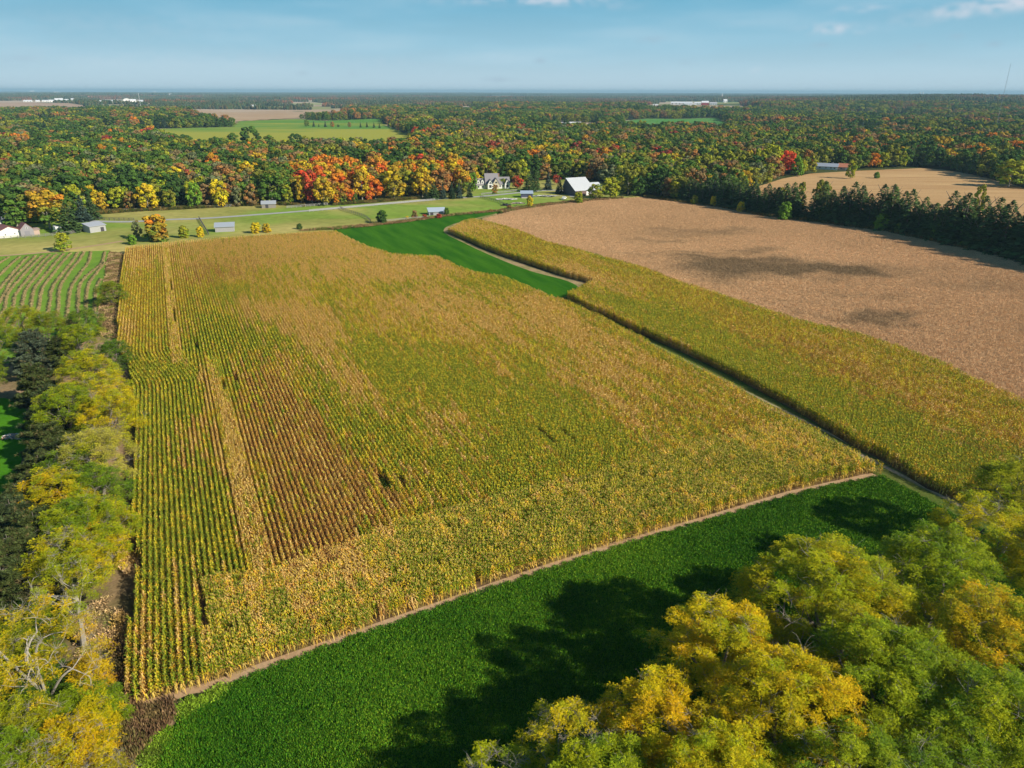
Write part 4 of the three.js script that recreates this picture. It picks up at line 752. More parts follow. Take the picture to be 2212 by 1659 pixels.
// the bright front of the wood
const FRONT = [
  [222, 455, 40, 'gold', 'golden brown tree at the left end of the wood front', 1], [235, 418, 44, 'yellow', 'tall yellow tree behind the golden one at the left of the wood', 1], [170, 414, 36, 'ygreen', 'yellow green tree above the spruces by the trailer', 1.3], [322, 455, 56, 'yellow', 'broad yellow tree at the wood front above the orange topped tree', 1.1], [283, 454, 40, 'brown', 'brownish tree left of the broad yellow tree at the wood front', 1], [370, 452, 40, 'olive', 'olive tree between the broad yellow and maroon trees', 1], [415, 428, 60, 'maroon', 'large maroon tree in the left part of the wood', 1.1], [425, 450, 54, 'lgreen', 'green tree with a pale trunk below the large maroon one', 0.9], [477, 448, 58, 'yellow', 'bright lemon yellow tree at the wood front', 0.95], [494, 408, 30, 'red', 'crimson red narrow tree just above the lemon yellow one', 0.7], [515, 446, 42, 'greyg', 'pale grey green tree right of the lemon yellow one', 0.9], [545, 445, 46, 'brown', 'brown thinning tree left of the small pasture shed', 0.9], [571, 408, 42, 'yellow', 'slender yellowing tree above the small pasture shed', 0.8], [586, 439, 26, 'ygreen', 'small yellow green tree beside the small pasture shed', 1], [623, 441, 40, 'ygreen', 'yellow green tree right of the small pasture shed', 1.1], [651, 441, 50, 'gold', 'narrow golden tree at the left of the red group', 0.62], [675, 440, 72, 'maroon', 'tall dark red tree at the left of the flaming group', 0.85], [700, 444, 58, 'gold', 'golden brown tree before the tall dark red one', 1.1], [692, 425, 66, 'red', 'rosy red tree behind the golden brown one', 0.9], [728, 442, 22, 'orange', 'small orange tree at the wood front by the lane', 1], [735, 424, 56, 'orange', 'tall orange tree behind the small orange one', 1], [758, 439, 30, 'flame', 'small flame orange tree at the wood front', 0.9], [768, 440, 22, 'green', 'small green tree among the flame orange ones', 1], [783, 432, 68, 'gold', 'tall golden brown tree in the middle of the flaming group', 1], [798, 436, 24, 'flame', 'low orange tree at the foot of the red orange one', 1], [812, 432, 44, 'flame', 'brightest red orange tree beside the lane', 1.05], [851, 431, 68, 'gold', 'huge golden brown tree with green depths beside the lane', 1.35], [856, 405, 46, 'red', 'scarlet topped tree above the huge golden brown one', 0.95], [884, 424, 52, 'olive', 'olive green tree right of the huge golden brown one', 1], [900, 424, 24, 'orange', 'small orange tree at the right of the huge golden one', 0.9], [920, 408, 50, 'spruce', 'tall dark pine rising among the orange trees', 0.75], [943, 414, 42, 'orange', 'orange tree above the five spruces', 1], [978, 411, 68, 'gold', 'large golden orange tree left of the house', 1.1], [993, 398, 52, 'orange', 'reddish orange tree top above the bright green pointed tree', 1.1], [950, 396, 48, 'flame', 'orange tree further back above the five spruces', 1], [700, 373, 28, 'flame', 'wide orange crown alone in the middle of the wood', 1.7], [736, 395, 36, 'turning', 'half turned tree between the orange crowns', 1], [640, 318, 28, 'dgreen', 'round dark green tree at the lower edge of the far meadow', 1.5], [543, 328, 52, 'dgreen', 'massive dark green tree before the far meadow', 1.5], [505, 330, 40, 'green', 'green tree left of the massive dark one by the meadow', 1.2], [582, 330, 36, 'green', 'green tree right of the massive dark one by the meadow', 1.3], [330, 335, 24, 'flame', 'orange red tree top left of the meadow', 1.3], [425, 336, 32, 'yellow', 'yellow tree before the left end of the meadow', 1.2], [455, 337, 28, 'yellow', 'second yellow tree before the meadow', 1.1], [128, 370, 28, 'ygreen', 'yellow green crown in the dark left part of the wood', 1.5], [38, 322, 32, 'orange', 'pinkish orange tree by the country road', 1.3], [135, 290, 24, 'orange', 'orange tree beside the country road further off', 1.2], [210, 372, 26, 'ygreen', 'light green crown right of the dark trees', 1.3],
  [1102, 374, 30, 'orange', 'orange tree over the right end of the house', 0.85], [1120, 380, 30, 'lgreen', 'green tree between the two orange trees above the house', 1], [1137, 379, 36, 'flame', 'deep orange tree above the big spruce', 0.9], [1179, 386, 48, 'gold', 'golden tree above the midway spruce', 0.95], [1196, 380, 26, 'brown', 'brown round tree right of the golden one', 1], [1273, 391, 26, 'orange', 'orange tree just right of the barn roof', 0.95], [1270, 372, 24, 'rust', 'rusty tree behind the barn roof', 1], [1342, 320, 18, 'red', 'small red crown far back right of the barn', 1.3], [1324, 354, 40, 'maroon', 'large dull maroon tree behind the barn', 1.2], [1492, 376, 50, 'rust', 'rusty brown tree above the left end of the windbreak', 0.95], [1384, 370, 22, 'yellow', 'yellow tree in the wood right of the barn', 1.2], [1340, 398, 38, 'ygreen', 'yellow green tree at the wood front right of the barn', 1.2], [1372, 408, 36, 'olive', 'olive tree at the wood front above the tan field corner', 1.2], [1410, 412, 36, 'ygreen', 'second yellow green tree at the wood front above the tan field', 1.2], [1450, 416, 36, 'olive', 'second olive tree at the wood front above the tan field', 1.2], [1487, 424, 34, 'ygreen', 'third yellow green tree at the wood front above the tan field', 1.1],
  [1662, 386, 70, 'ygreen', 'tall yellow green tree at the left tip of the stubble field', 1.05], [1600, 388, 58, 'olive', 'large olive tree at the left of the tall yellow green ones', 1.1], [1573, 390, 60, 'ygreen', 'big yellow green tree above the windbreak', 1], [1614, 384, 56, 'yellow', 'slender yellow tree among the tall green ones', 0.55], [1636, 386, 62, 'ygreen', 'tall yellow green tree right of the slender yellow one', 0.9], [1683, 385, 32, 'rust', 'reddish brown tree at the tip of the stubble field', 0.95], [1721, 381, 42, 'lgreen', 'green tree left of the ranch house', 1.1], [1742, 372, 46, 'rust', 'dark rusty tree behind the ranch house left end', 0.9], [1818, 358, 32, 'red', 'crimson pink tree behind the ranch house', 0.8], [1778, 362, 44, 'olive', 'olive tree above the ranch house roof', 1], [1836, 386, 38, 'ygreen', 'round yellow green tree alone in the stubble field', 1.05], [2178, 404, 56, 'ygreen', 'wide yellow green tree at the right side of the stubble field', 1.6], [2216, 404, 46, 'olive', 'olive tree at the right edge of the stubble field', 1.4], [1917, 333, 20, 'yellow', 'yellow tree behind the pine grove', 1.1], [2026, 322, 26, 'gold', 'golden tree far back above the stubble field', 1.2], [2090, 345, 34, 'brown', 'brown tree right of the pine grove', 1.2], [2060, 358, 36, 'olive', 'olive green tree at the top edge of the stubble field', 1.3], [2030, 360, 30, 'gold', 'golden brown tree at the top edge of the stubble field', 0.9], [2120, 365, 36, 'rust', 'rusty tree near the small white house', 1.2],
];
FRONT.forEach(([u, v, px, kind, label, wide], i) => tree(u, v, px, kind, label, wide, i % 4));
[[1895, 360], [1912, 359], [1930, 358], [1948, 358], [1966, 358]].forEach(([u, v], i) => tree(u, v, 34 + (i % 3) * 3, 'pine', ['leftmost', 'second', 'middle', 'fourth', 'rightmost'][i] + ' dark pine of the grove at the top of the stubble field', 1.1, 2 + (i % 3)));
[[663, 274, 14, 'green'], [678, 275, 13, 'spruce'], [689, 275, 7, 'spruce'], [703, 275, 13, 'spruce'], [718, 275, 12, 'rust'], [731, 276, 6, 'dgreen'], [755, 276, 11, 'brown'], [779, 276, 11, 'spruce'], [793, 276, 12, 'spruce'], [808, 277, 12, 'spruce'], [820, 278, 11, 'spruce']].forEach(([u, v, px, k], i) => tree(u, v, px, k, `${NTHW[i]} small ${k === 'spruce' ? 'dark conifer' : SAY[k] + ' tree'} from the left in the line across the far meadow`, 1.2, i % 2, null, 'trees in the line across the far meadow'));
bush(1893, 385, 13, 'lgreen', 'small green bush right of the lone tree in the stubble field', 1.5);
tree(2110, 462, 60, 'ygreen', 'tall yellow green tree sticking out above the dark windbreak', 0.72, 2);
// the windbreak: two rows of tall dark pines behind the tan field
const NTH = ['first', 'second', 'third', 'fourth', 'fifth', 'sixth', 'seventh', 'eighth', 'ninth', 'tenth', 'eleventh', 'twelfth', 'thirteenth', 'fourteenth', 'fifteenth', 'sixteenth', 'seventeenth', 'eighteenth', 'nineteenth', 'twentieth'];
const TENS = ['', '', 'twenty', 'thirty', 'forty', 'fifty', 'sixty', 'seventy'], TENTH = ['', '', 'twentieth', 'thirtieth', 'fortieth', 'fiftieth', 'sixtieth', 'seventieth'];
const nth = (n) => (n < 20 ? NTH[n] : (n + 1) % 10 === 0 ? TENTH[(n + 1) / 10] : TENS[Math.floor((n + 1) / 10)] + ' ' + NTH[((n + 1) % 10) - 1]);
{
  const line = new THREE.CatmullRomCurve3(W2(SOY_FAR.slice(5)).map(([x, z]) => new THREE.Vector3(x, 0, z))), L = line.getLength(), r = rng(91);
  for (const row of [0, 1]) { // front and back
    let n = 0;
    for (let d = 4 + row * 3; d < L - 8; d += 4.1 + r() * 1.3) {
      const q = line.getPointAt(d / L), t = line.getTangentAt(d / L), nx = t.z, nz = -t.x, off = 4.5 + row * 6.5 + r() * 1.6, x = q.x + nx * off, z = q.z + nz * off, [su] = seenAt(x, 0, z);
      if (row === 0 && Math.abs(su - 1740) < 12) continue;
      if (row === 1 && Math.abs(su - 1742) < 16) continue;
      const H = (16.3 + 4.2 * smoothstep(su, 1500, 2200)) * (0.72 + 0.42 * r()), tr = farTree('pine', [2, 3, 4, 3, 2][Math.floor(r() * 5)]);
      tr.position.set(x, 0, z); tr.rotation.y = r() * 6.28; tr.scale.set((H / 15) * 1.25, H / 15, (H / 15) * 1.25);
      TAKEN.push([x, z, 4]);
      put(tr, 'pine_tree', `${nth(n)} dark pine from the left in the ${row ? 'back' : 'front'} row of the windbreak`, 'tree', 'pines of the windbreak behind the tan field'); n++;
    }
  }
}
[[1694, 475, 38, 'lgreen', 'bright green bush under the golden leaves in the windbreak', 1.2], [1772, 479, 30, 'green', 'green bush just right of the gap in the windbreak', 0.8], [1870, 489, 38, 'lgreen', 'tall green bush before the middle of the windbreak', 0.9], [1902, 498, 36, 'lgreen', 'wide bright green bush before the middle of the windbreak', 1.3], [1938, 506, 24, 'green', 'small green bush right of the wide bright one by the windbreak', 0.9], [2018, 519, 36, 'lgreen', 'leafy green bush before the right half of the windbreak', 1.1], [2077, 534, 13, 'lgreen', 'lowest small green bush at the foot of the windbreak', 1.6], [1600, 458, 22, 'yellow', 'yellow bush before the left part of the windbreak', 1.3], [1632, 455, 14, 'ygreen', 'small yellow green bush before the left part of the windbreak', 1.5], [1500, 442, 20, 'ygreen', 'yellow green bush at the left end of the windbreak', 1.3], [1540, 446, 22, 'yellow', 'yellow orange bush near the left end of the windbreak', 1.1]].forEach(([u, v, px, k, label, w], i) => bush(u, v, px, k, label, w, i % 2));
tree(1684, 460, 52, 'yellow', 'golden yellow tree within the windbreak left of the gap', 0.8, 0);
tree(1722, 462, 66, 'olive', 'olive tree closing the left side of the windbreak gap', 0.7, 2);
tree(1770, 450, 58, 'olive', 'olive tree rising behind the windbreak right of the gap', 0.9, 1);
tree(1600, 425, 44, 'ygreen', 'yellow green tree behind the left part of the windbreak', 1, 3);

// the wood itself
const OPEN = W2([[-900, 520], [0, 483], [130, 482], [205, 463], [300, 456], [420, 451], [520, 445], [600, 442], [660, 446], [720, 443], [820, 436], [910, 428], [1000, 420], [1022, 402], [1110, 394], [1200, 389], [1225, 387], [1300, 393], [1345, 419], [1390, 426], [1480, 434], [1560, 442], [1640, 402], [1690, 387], [1750, 374], [1850, 367], [1900, 363], [1990, 361], [2050, 366], [2100, 378], [2140, 395], [2260, 412], [2700, 470]]).concat([[400, 100], [-600, 100]]);
const ROADS = [W2([[2, 385], [37, 352], [60, 322], [80, 306], [100, 292], [108, 284], [118, 284], [116, 294], [95, 312], [72, 330], [52, 362], [30, 385]])];
const CLEAR = [P_MEADOW, ...ROADS, W2([[-80, 220], [60, 219], [190, 227], [192, 246], [100, 239], [-80, 238]]), W2([[400, 236], [560, 238], [745, 234], [765, 246], [690, 257], [520, 264], [505, 273], [435, 260]]), W2([[1330, 281], [1345, 261], [1400, 256], [1470, 257], [1550, 254], [1576, 268], [1568, 288], [1450, 290], [1370, 288]]), W2([[1365, 231], [1440, 219], [1600, 220], [1626, 236], [1612, 245], [1520, 241], [1400, 240]]), W2([[1900, 234], [1980, 236], [1990, 243], [1928, 243]]), W2([[988, 237], [1045, 235], [1062, 242], [998, 246]]), W2([[2048, 243], [2100, 245], [2098, 251], [2048, 249]]), W2([[510, 202], [574, 201.6], [578, 205], [508, 205.4]]), W2([[708, 203], [756, 203], [760, 206.5], [706, 206.5]]), W2([[1926, 223], [1986, 224.5], [1992, 229.5], [1930, 228.5]]), W2([[1574, 230], [1620, 231], [1644, 241.5], [1586, 240]]), W2([[195, 225.5], [332, 226.5], [348, 233], [210, 232.5]]), W2([[596, 223.5], [692, 221.5], [703, 228], [606, 229]]), W2([[1185, 265], [1290, 266], [1300, 286], [1250, 288], [1188, 280]]), W2([[205, 275], [262, 275], [262, 300], [205, 298]]), W2([[40, 217], [165, 216], [165, 221], [40, 222]]), W2([[210, 214], [320, 216], [320, 226], [215, 225]])];
for (const [u, v, r, front] of [[1797, 366, 18, 42], [2158, 358, 10, 30], [190, 295, 22, 75], [228, 285, 18, 85], [184, 284, 14, 60], [1272, 282, 30, 110], [1225, 270, 60, 90], [915, 256, 22, 110], [798, 236, 26, 120], [103, 271, 14, 60], [37, 352, 10, 50], [48, 338, 10, 55], [60, 322, 10, 60], [80, 306, 11, 70], [92, 298, 11, 70], [100, 292, 12, 80], [108, 284, 12, 80], [61, 238, 20, 100]]) { // yards kept open before the houses among the trees
  const p = G(u, v), d = Math.hypot(p.x, p.z), ex = -p.x / d, ez = -p.z / d, q = []; for (let i = 0; i < 14; i++) { const a = (i / 14) * 6.28, f = Math.cos(a) > 0 ? front : r, c = Math.cos(a) * f, s = Math.sin(a) * r * 1.1; q.push([p.x + ex * c - ez * s, p.z + ez * c + ex * s]); } CLEAR.push(q);
}
const CLEARB = CLEAR.map(bbox);
const cleared = (x, z) => CLEAR.some((p, i) => { const b = CLEARB[i]; return x > b[0] && x < b[2] && z > b[1] && z < b[3] && inside(x, z, p); });
function toneAt(x, z, u, d, r) {
  const n = fbm(x / 70, z / 70, 3, 301), q = fbm(x / 200, z / 200, 2, 302);
  let t;
  if (d > 1150) t = { dgreen: 0.4, green: 0.3, olive: 0.16, brown: 0.1, orange: q > 0.62 ? 0.03 : 0.005, rust: q > 0.55 ? 0.06 : 0.012, ygreen: 0.035, spruce: n > 0.52 ? 0.7 : 0.1, red: 0.002, gold: 0.01, greyg: 0.12 };
  else if (u < 450) t = { dgreen: 0.3, green: 0.3, olive: 0.13, ygreen: 0.09, yellow: 0.025, orange: 0.015, rust: 0.03, maroon: 0.015, greyg: 0.08, brown: 0.05, spruce: n > 0.56 ? 0.4 : 0.03 };
  else if (u > 630 && u < 1015 && d < 600) t = { orange: 0.3, gold: 0.26, rust: 0.2, turning: 0.16, flame: 0.1, olive: 0.2, green: 0.12, red: 0.05, ygreen: 0.06, brown: 0.08 };
  else if (u < 1020) t = { green: 0.3, olive: 0.22, dgreen: 0.2, gold: 0.04, orange: 0.028, rust: 0.06, red: 0.012, ygreen: 0.07, brown: 0.09, yellow: 0.02, greyg: 0.08 };
  else if (u < 1700) t = { green: 0.24, olive: 0.24, dgreen: 0.14, ygreen: 0.09, brown: 0.12, orange: 0.015, rust: 0.05, maroon: 0.012, gold: 0.025, greyg: 0.07, red: 0.003 };
  else t = { dgreen: 0.28, green: 0.28, olive: 0.16, brown: 0.09, orange: 0.025, rust: 0.03, ygreen: 0.09, gold: 0.03, spruce: n > 0.54 ? 0.5 : 0.06, red: 0.01 };
  for (const k in t) t[k] *= 0.12 + 2.6 * vnoise(x / 55 + k.length * 5.3, z / 55 + k.charCodeAt(0), 310) ** 2;
  let s = 0; for (const k in t) s += t[k];
  let v = r * s; for (const k in t) { v -= t[k]; if (v <= 0) return k; }
  return 'green';
}
const far = [], mid = [], rw = rng(111);
const grid = new Map(); TAKEN.forEach((t) => { const k = Math.floor(t[0] / 12) + ',' + Math.floor(t[1] / 12); (grid.get(k) ?? grid.set(k, []).get(k)).push(t); });
const taken = (x, z) => { const i = Math.floor(x / 12), j = Math.floor(z / 12); for (let a = -1; a < 2; a++) for (let b = -1; b < 2; b++) for (const t of grid.get(i + a + ',' + (j + b)) ?? []) if (Math.hypot(t[0] - x, t[1] - z) < t[2] + 1.5) return true; return false; };
function sow(d0, d1, gap, fn) { // points on a jittered polar-free grid inside the view, with some room at the sides
  const lim = 0.80;
  for (let z = -d1; z < -d0 * 0.7; z += gap) for (let x = -d1 * lim; x < d1 * lim; x += gap) {
    const px = x + (rw() - 0.5) * gap * 0.8, pz = z + (rw() - 0.5) * gap * 0.8, d = Math.hypot(px, pz);
    if (d < d0 || d >= d1 || Math.abs(px) > -pz * 0.8 + 60) continue;
    fn(px, pz, d);
  }
}
sow(330, 1300, 8.8, (x, z, d) => {
  if (inside(x, z, OPEN) || cleared(x, z) || inside(x, z, P_STUBBLE) || taken(x, z)) return;
  const [u, v] = seenAt(x, land(x, z), z), kind = toneAt(x, z, u, d, rw()), H = (11.5 + 8.5 * rw() * Math.sqrt(rw())) * (kind === 'yellow' || kind === 'ygreen' ? 0.9 : 1);
  mid.push({ x, z, d, u, v, kind, H, i: Math.floor(rw() * 4), yaw: rw() * 6.28, wide: 1.05 + 0.4 * rw() });
});
sow(1300, 3200, 13.5, (x, z, d) => {
  if (cleared(x, z) || rw() < 0.06) return;
  const gx = x / 240 + fbm(x / 500, z / 500, 2, 3), gz = z / 200; if (hash2(Math.floor(gx), Math.floor(gz), 77) < (x < -100 ? 0.4 : 0.2) * smoothstep(d, 1500, 2300) && hash2(Math.floor(x / 26), Math.floor(z / 26), 5) > 0.06) return;
  const [u, v] = seenAt(x, 0, z), kind = toneAt(x, z, u, d, clamp(0.72 * vnoise(x / 60, z / 60, 320) + 0.28 * rw(), 0, 0.999));
  far.push({ x, z, kind, H: 9 + 11 * rw(), i: Math.floor(rw() * 4), yaw: rw() * 6.28, wide: 1.25 + 0.4 * rw() });
});
// single trees: those that show largest
const FRONTLINE = mid.filter((t) => t.u > -40 && t.u < 2260).sort((a, b) => b.H / b.d - a.H / a.d).slice(0, 180);
const single = new Set(FRONTLINE);
const ZONES = [[205, 'in the wood by the white garage'], [460, 'in the wood above the striped field'], [660, 'in the wood by the small pasture shed'], [1010, 'in the flaming wood left of the house'], [1230, 'in the wood behind the house'], [1420, 'in the wood right of the barn'], [1640, 'in the wood above the left windbreak'], [1900, 'in the wood round the low house'], [9999, 'in the wood above the stubble field']];
const DEPTH = (t) => (t.d < 520 ? 'nearer' : t.d < 640 ? 'farther' : 'deep-set');
const kin = {};
FRONTLINE.sort((a, b) => a.u - b.u).forEach((t) => { t.what = `${DEPTH(t)} ${t.kind === 'spruce' ? 'dark spruce' : SAY[t.kind] + ' tree'}`; t.zone = ZONES.find((q) => t.u < q[0])[1]; (kin[t.what + t.zone] ??= []).push(t); });
FRONTLINE.forEach((t) => {
  const o = farTree(t.kind, t.i), k = kin[t.what + t.zone];
  o.position.set(t.x, land(t.x, t.z), t.z); o.rotation.y = t.yaw; o.scale.set((t.H / 15) * t.wide, t.H / 15, (t.H / 15) * t.wide);
  const label = k.length > 1 ? `${NTH[k.indexOf(t)]} ${t.what} from the left ${t.zone}` : `${t.what} ${t.zone}`;
  put(o, t.kind === 'spruce' ? 'spruce_tree' : 'broadleaf_tree', label, 'tree', 'trees ' + t.zone);
});
function mass(list, name, label) {
  const group = new THREE.Group(), by = {};
  for (const t of list) { const k = t.kind === 'spruce' ? 's' + (t.i % 3) : t.kind + (t.i % 2); (by[k] ??= []).push([t.x, land(t.x, t.z) - 0.2, t.z, t.yaw, (t.H / 15) * t.wide, t.H / 15, (t.H / 15) * t.wide, ...mul3([1, 1, 1], 0.85 + 0.3 * rw())]); }
  for (const k in by) copies('tree_crowns', k[0] === 's' && /^s\d$/.test(k) ? SPRUCE[+k[1]] : crownOf(k.slice(0, -1), +k.slice(-1)), crownMat, by[k], group);
  put(group, name, label, 'woodland', null, 'stuff');
}
mass(mid.filter((t) => !single.has(t)), 'autumn_wood', 'wide mixed autumn wood stretching behind the pasture and farmstead');
mass(far, 'distant_woods', 'distant mixed woods beyond the meadow and the hill fields');
// farther off the woods close into groves
{
  const grove = (seed, n, wide, h) => { const r = rng(seed), g = new Geo(); for (let i = 0; i < n; i++) { const x = (r() - 0.5) * wide, z = (r() - 0.5) * wide * 0.8, H = h * (0.7 + 0.5 * r()), w = wide * 0.09 * (0.8 + 0.6 * r()), tone = mul3([[0.8, 0.9, 0.7], [1, 1, 0.9], [1.25, 1.15, 0.9], [1.6, 0.95, 0.7], [0.7, 0.85, 0.75]][Math.floor(r() * 5)], 0.8 + 0.4 * r()); const s = new THREE.IcosahedronGeometry(1, 1), p = s.attributes.position; for (let k = 0; k < p.count; k += 3) { const q = [0, 1, 2].map((m) => { const e = 0.75 + 0.5 * vnoise(p.getX(k + m) * 2 + i * 7, p.getZ(k + m) * 2 + p.getY(k + m) * 3, seed); return [x + p.getX(k + m) * w * e, H * 0.5 + p.getY(k + m) * H * 0.55 * e, z + p.getZ(k + m) * w * e]; }); g.tri(q[0], q[1], q[2], mul3(tone, 0.8 + 0.4 * r())); } } return g.build(); };
  const shapes = [0, 1, 2].map((i) => grove(400 + i, 16, 46, 14)), big = [0, 1, 2].map((i) => grove(410 + i, 8, 60, 16)), l1 = [[], [], []], l2 = [[], [], []], group = new THREE.Group();
  sow(3200, 9000, 40, (x, z, d) => { if (cleared(x, z)) return; const gx = x / 620 + fbm(x / 1500, z / 1500, 2, 3) * 1.5, gz = z / 460, par = hash2(Math.floor(gx), Math.floor(gz), 5), edge = Math.min(gx - Math.floor(gx), gz - Math.floor(gz)); if (par > (x < 300 ? 0.3 : 0.6) && edge > 0.1) return; const n = 1; const q = fbm(x / 300, z / 300, 2, 502), c = q > 0.62 ? [0.13, 0.075, 0.03] : q > 0.5 ? [0.08, 0.09, 0.03] : [0.05, 0.07, 0.025]; l1[Math.floor(rw() * 3)].push([x, land(x, z) - 1, z, rw() * 6.28, 1, 0.8 + 0.5 * rw(), 1, ...mul3(c, 0.8 + 0.4 * rw())]); });
  sow(9000, 24000, 78, (x, z, d) => { const n = fbm(x / 1500, z / 900, 3, 503); if (n < (x < 0 ? 0.47 : 0.42)) return; l2[Math.floor(rw() * 3)].push([x, land(x, z) - 1, z, rw() * 6.28, 1, 0.8 + 0.6 * rw(), 1, ...mul3([0.06, 0.075, 0.03], 0.8 + 0.5 * rw())]); });
  l1.forEach((l, i) => copies('groves', shapes[i], crownMat, l, group)); l2.forEach((l, i) => copies('groves', big[i], crownMat, l, group));
  put(group, 'far_woods', 'bluish woods and groves reaching to the horizon', 'woodland', null, 'stuff');
  console.log('wood', mid.length, far.length, l1.map((l) => l.length).join(), l2.map((l) => l.length).join());
}

// ---------------------------------------------------------------- buildings
const WHITE = [0.8, 0.79, 0.76], CREAM = [0.62, 0.54, 0.4], SLATE = [0.27, 0.25, 0.26], TIN = [0.62, 0.64, 0.66], GREYWOOD = [0.33, 0.33, 0.34], DARKWOOD = [0.06, 0.055, 0.065], BLUEROOF = [0.34, 0.38, 0.45], REDROOF = [0.26, 0.1, 0.085], GLASS = [0.03, 0.035, 0.05], TERRA = [0.5, 0.2, 0.11], REDBARN = [0.4, 0.03, 0.04];
function solid(g, rgb, name, parent, rough = 0.85) { const m = new THREE.Mesh(g.build(), mat(rgb, rough)); m.name = name; m.castShadow = m.receiveShadow = true; parent.add(m); return m; }
// walls and a pitched roof; axis x: ridge across the front, axis z: gable to the front; back and front eaves may differ
function block(parent, { x0, x1, z0, z1, hw, hr, axis = 'x', wall, roof, mid = 0.5, back = hw, over = 0.35, thick = 0.16 }) {
  const w = new Geo(), r = new Geo(), k = [1, 1, 1];
  if (axis === 'x') {
    const zm = lerp(z0, z1, mid), top = hw + hr;
    w.quad([x0, 0, z1], [x1, 0, z1], [x1, hw, z1], [x0, hw, z1], k); w.quad([x0, 0, z0], [x1, 0, z0], [x1, back, z0], [x0, back, z0], k);
    for (const x of [x0, x1]) { w.quad([x, 0, z0], [x, 0, z1], [x, hw, z1], [x, back, z0], k); w.tri([x, back, z0], [x, hw, z1], [x, top, zm], k); }
    for (const [za, ya] of [[z1, hw], [z0, back]]) { const dx = over, dz = Math.sign(za - zm) * over, dy = ((ya - top) / Math.abs(za - zm || 1)) * over, A = [[x0 - dx, top, zm], [x1 + dx, top, zm], [x1 + dx, ya + dy, za + dz], [x0 - dx, ya + dy, za + dz]], B = A.map(([a, b, c]) => [a, b + thick, c]); r.quad(...A, k); r.quad(...B, k); for (let i = 0; i < 4; i++) r.quad(A[i], A[(i + 1) % 4], B[(i + 1) % 4], B[i], k); }
  } else {
    const xm = (x0 + x1) / 2, top = hw + hr;
    for (const z of [z0, z1]) { w.quad([x0, 0, z], [x1, 0, z], [x1, hw, z], [x0, hw, z], k); w.tri([x0, hw, z], [x1, hw, z], [xm, top, z], k); }
    for (const x of [x0, x1]) w.quad([x, 0, z0], [x, 0, z1], [x, hw, z1], [x, hw, z0], k);
    for (const xa of [x0, x1]) { const dx = Math.sign(xa - xm) * over, dy = (-hr / Math.abs(xa - xm)) * over, A = [[xm, top, z0 - over], [xm, top, z1 + over], [xa + dx, hw + dy, z1 + over], [xa + dx, hw + dy, z0 - over]], B = A.map(([a, b, c]) => [a, b + thick, c]); r.quad(...A, k); r.quad(...B, k); for (let i = 0; i < 4; i++) r.quad(A[i], A[(i + 1) % 4], B[(i + 1) % 4], B[i], k); }
  }
  return [solid(w, wall, 'wall', parent), solid(r, roof, 'roof', parent, 0.5)];
}
function slab(parent, name, rgb, x0, y0, z0, x1, y1, z1) { const g = new Geo(); g.box(x0, y0, z0, x1, y1, z1, [1, 1, 1]); return solid(g, rgb, name, parent); }
function windowIn(parent, x, y, z, w, h, side = 0) { // in a front wall, or a side wall when side is -1 or 1
  const f = side ? slab(parent, 'window', WHITE, x - 0.05, y, z - w / 2, x + 0.05, y + h, z + w / 2) : slab(parent, 'window', WHITE, x - w / 2, y, z - 0.05, x + w / 2, y + h, z + 0.05);
  if (side) slab(f, 'pane', GLASS, x + side * 0.02, y + 0.12, z - w / 2 + 0.12, x + side * 0.07, y + h - 0.12, z + w / 2 - 0.12); else slab(f, 'pane', GLASS, x - w / 2 + 0.12, y + 0.12, z + 0.02, x + w / 2 - 0.12, y + h - 0.12, z + 0.07);
  return f;
}
function site(name, label, category, u, v, deg, group, lift = 0) {
  const p = G(u, v), g = new THREE.Group(); g.position.set(p.x, land(p.x, p.z) + lift, p.z); g.rotation.y = R(deg) + Math.atan2(-p.x, -p.z) + Math.PI; // deg = 0 faces the front to the camera
  g.rotation.y = R(deg) + Math.atan2(-p.x, -p.z); return put(g, name, label, category, group);
}
// pasture shelters
function shed(u, v, deg, w, d, front, back, wall, roof, label, door = 0) {
  const s = site('shed', label, 'shed', u, v, deg);
  block(s, { x0: -w / 2, x1: w / 2, z0: -d, z1: 0, hw: front, back, hr: Math.max(front, back) - front + 0.05, mid: front < back ? 0.02 : 0.5, wall, roof, over: 0.4 });
  const boards = new Geo(); for (let i = 1; i < w * 2; i++) boards.box(-w / 2 + i / 2 - 0.03, 0, 0.01, -w / 2 + i / 2 + 0.03, front - 0.05, 0.05, [1, 1, 1]);
  const bd = solid(boards, mul3(wall, 0.75), 'batten', s); bd.userData.kind = 'stuff';
  if (door) slab(s, 'door', DARKWOOD, door - 0.8, 0, 0.03, door + 0.8, Math.min(2, front - 0.3), 0.09);
  return s;
}
shed(213, 501, 28, 7.6, 6, 2.9, 3.9, [0.42, 0.42, 0.42], [0.42, 0.44, 0.48], 'grey pasture shed with a flat tilted roof beside the gravel lane', 2);
shed(486, 501, -4, 8.4, 5, 2.4, 3.6, [0.4, 0.39, 0.4], [0.38, 0.42, 0.47], 'grey wooden shed at the top edge of the corn', 0);
shed(581, 449.5, -2, 7.6, 5, 2.3, 3.4, [0.3, 0.27, 0.24], [0.42, 0.45, 0.5], 'small brown grey pasture shed at the front of the wood', -1);
shed(945, 465, 8, 9, 6, 1.9, 3.2, [0.4, 0.4, 0.42], [0.45, 0.52, 0.6], 'low grey shed with a pale blue roof above the green waterway', -3);
{ const s = shed(1138, 427, 2, 7.4, 5, 2.5, 3.6, [0.09, 0.1, 0.16], [0.38, 0.46, 0.56], 'small dark blue shed with a pale roof on the farmstead lawn', 1.2); slab(s, 'deck', [0.5, 0.46, 0.4], -3.4, 0, 0.15, 3.2, 0.35, 3.2); }
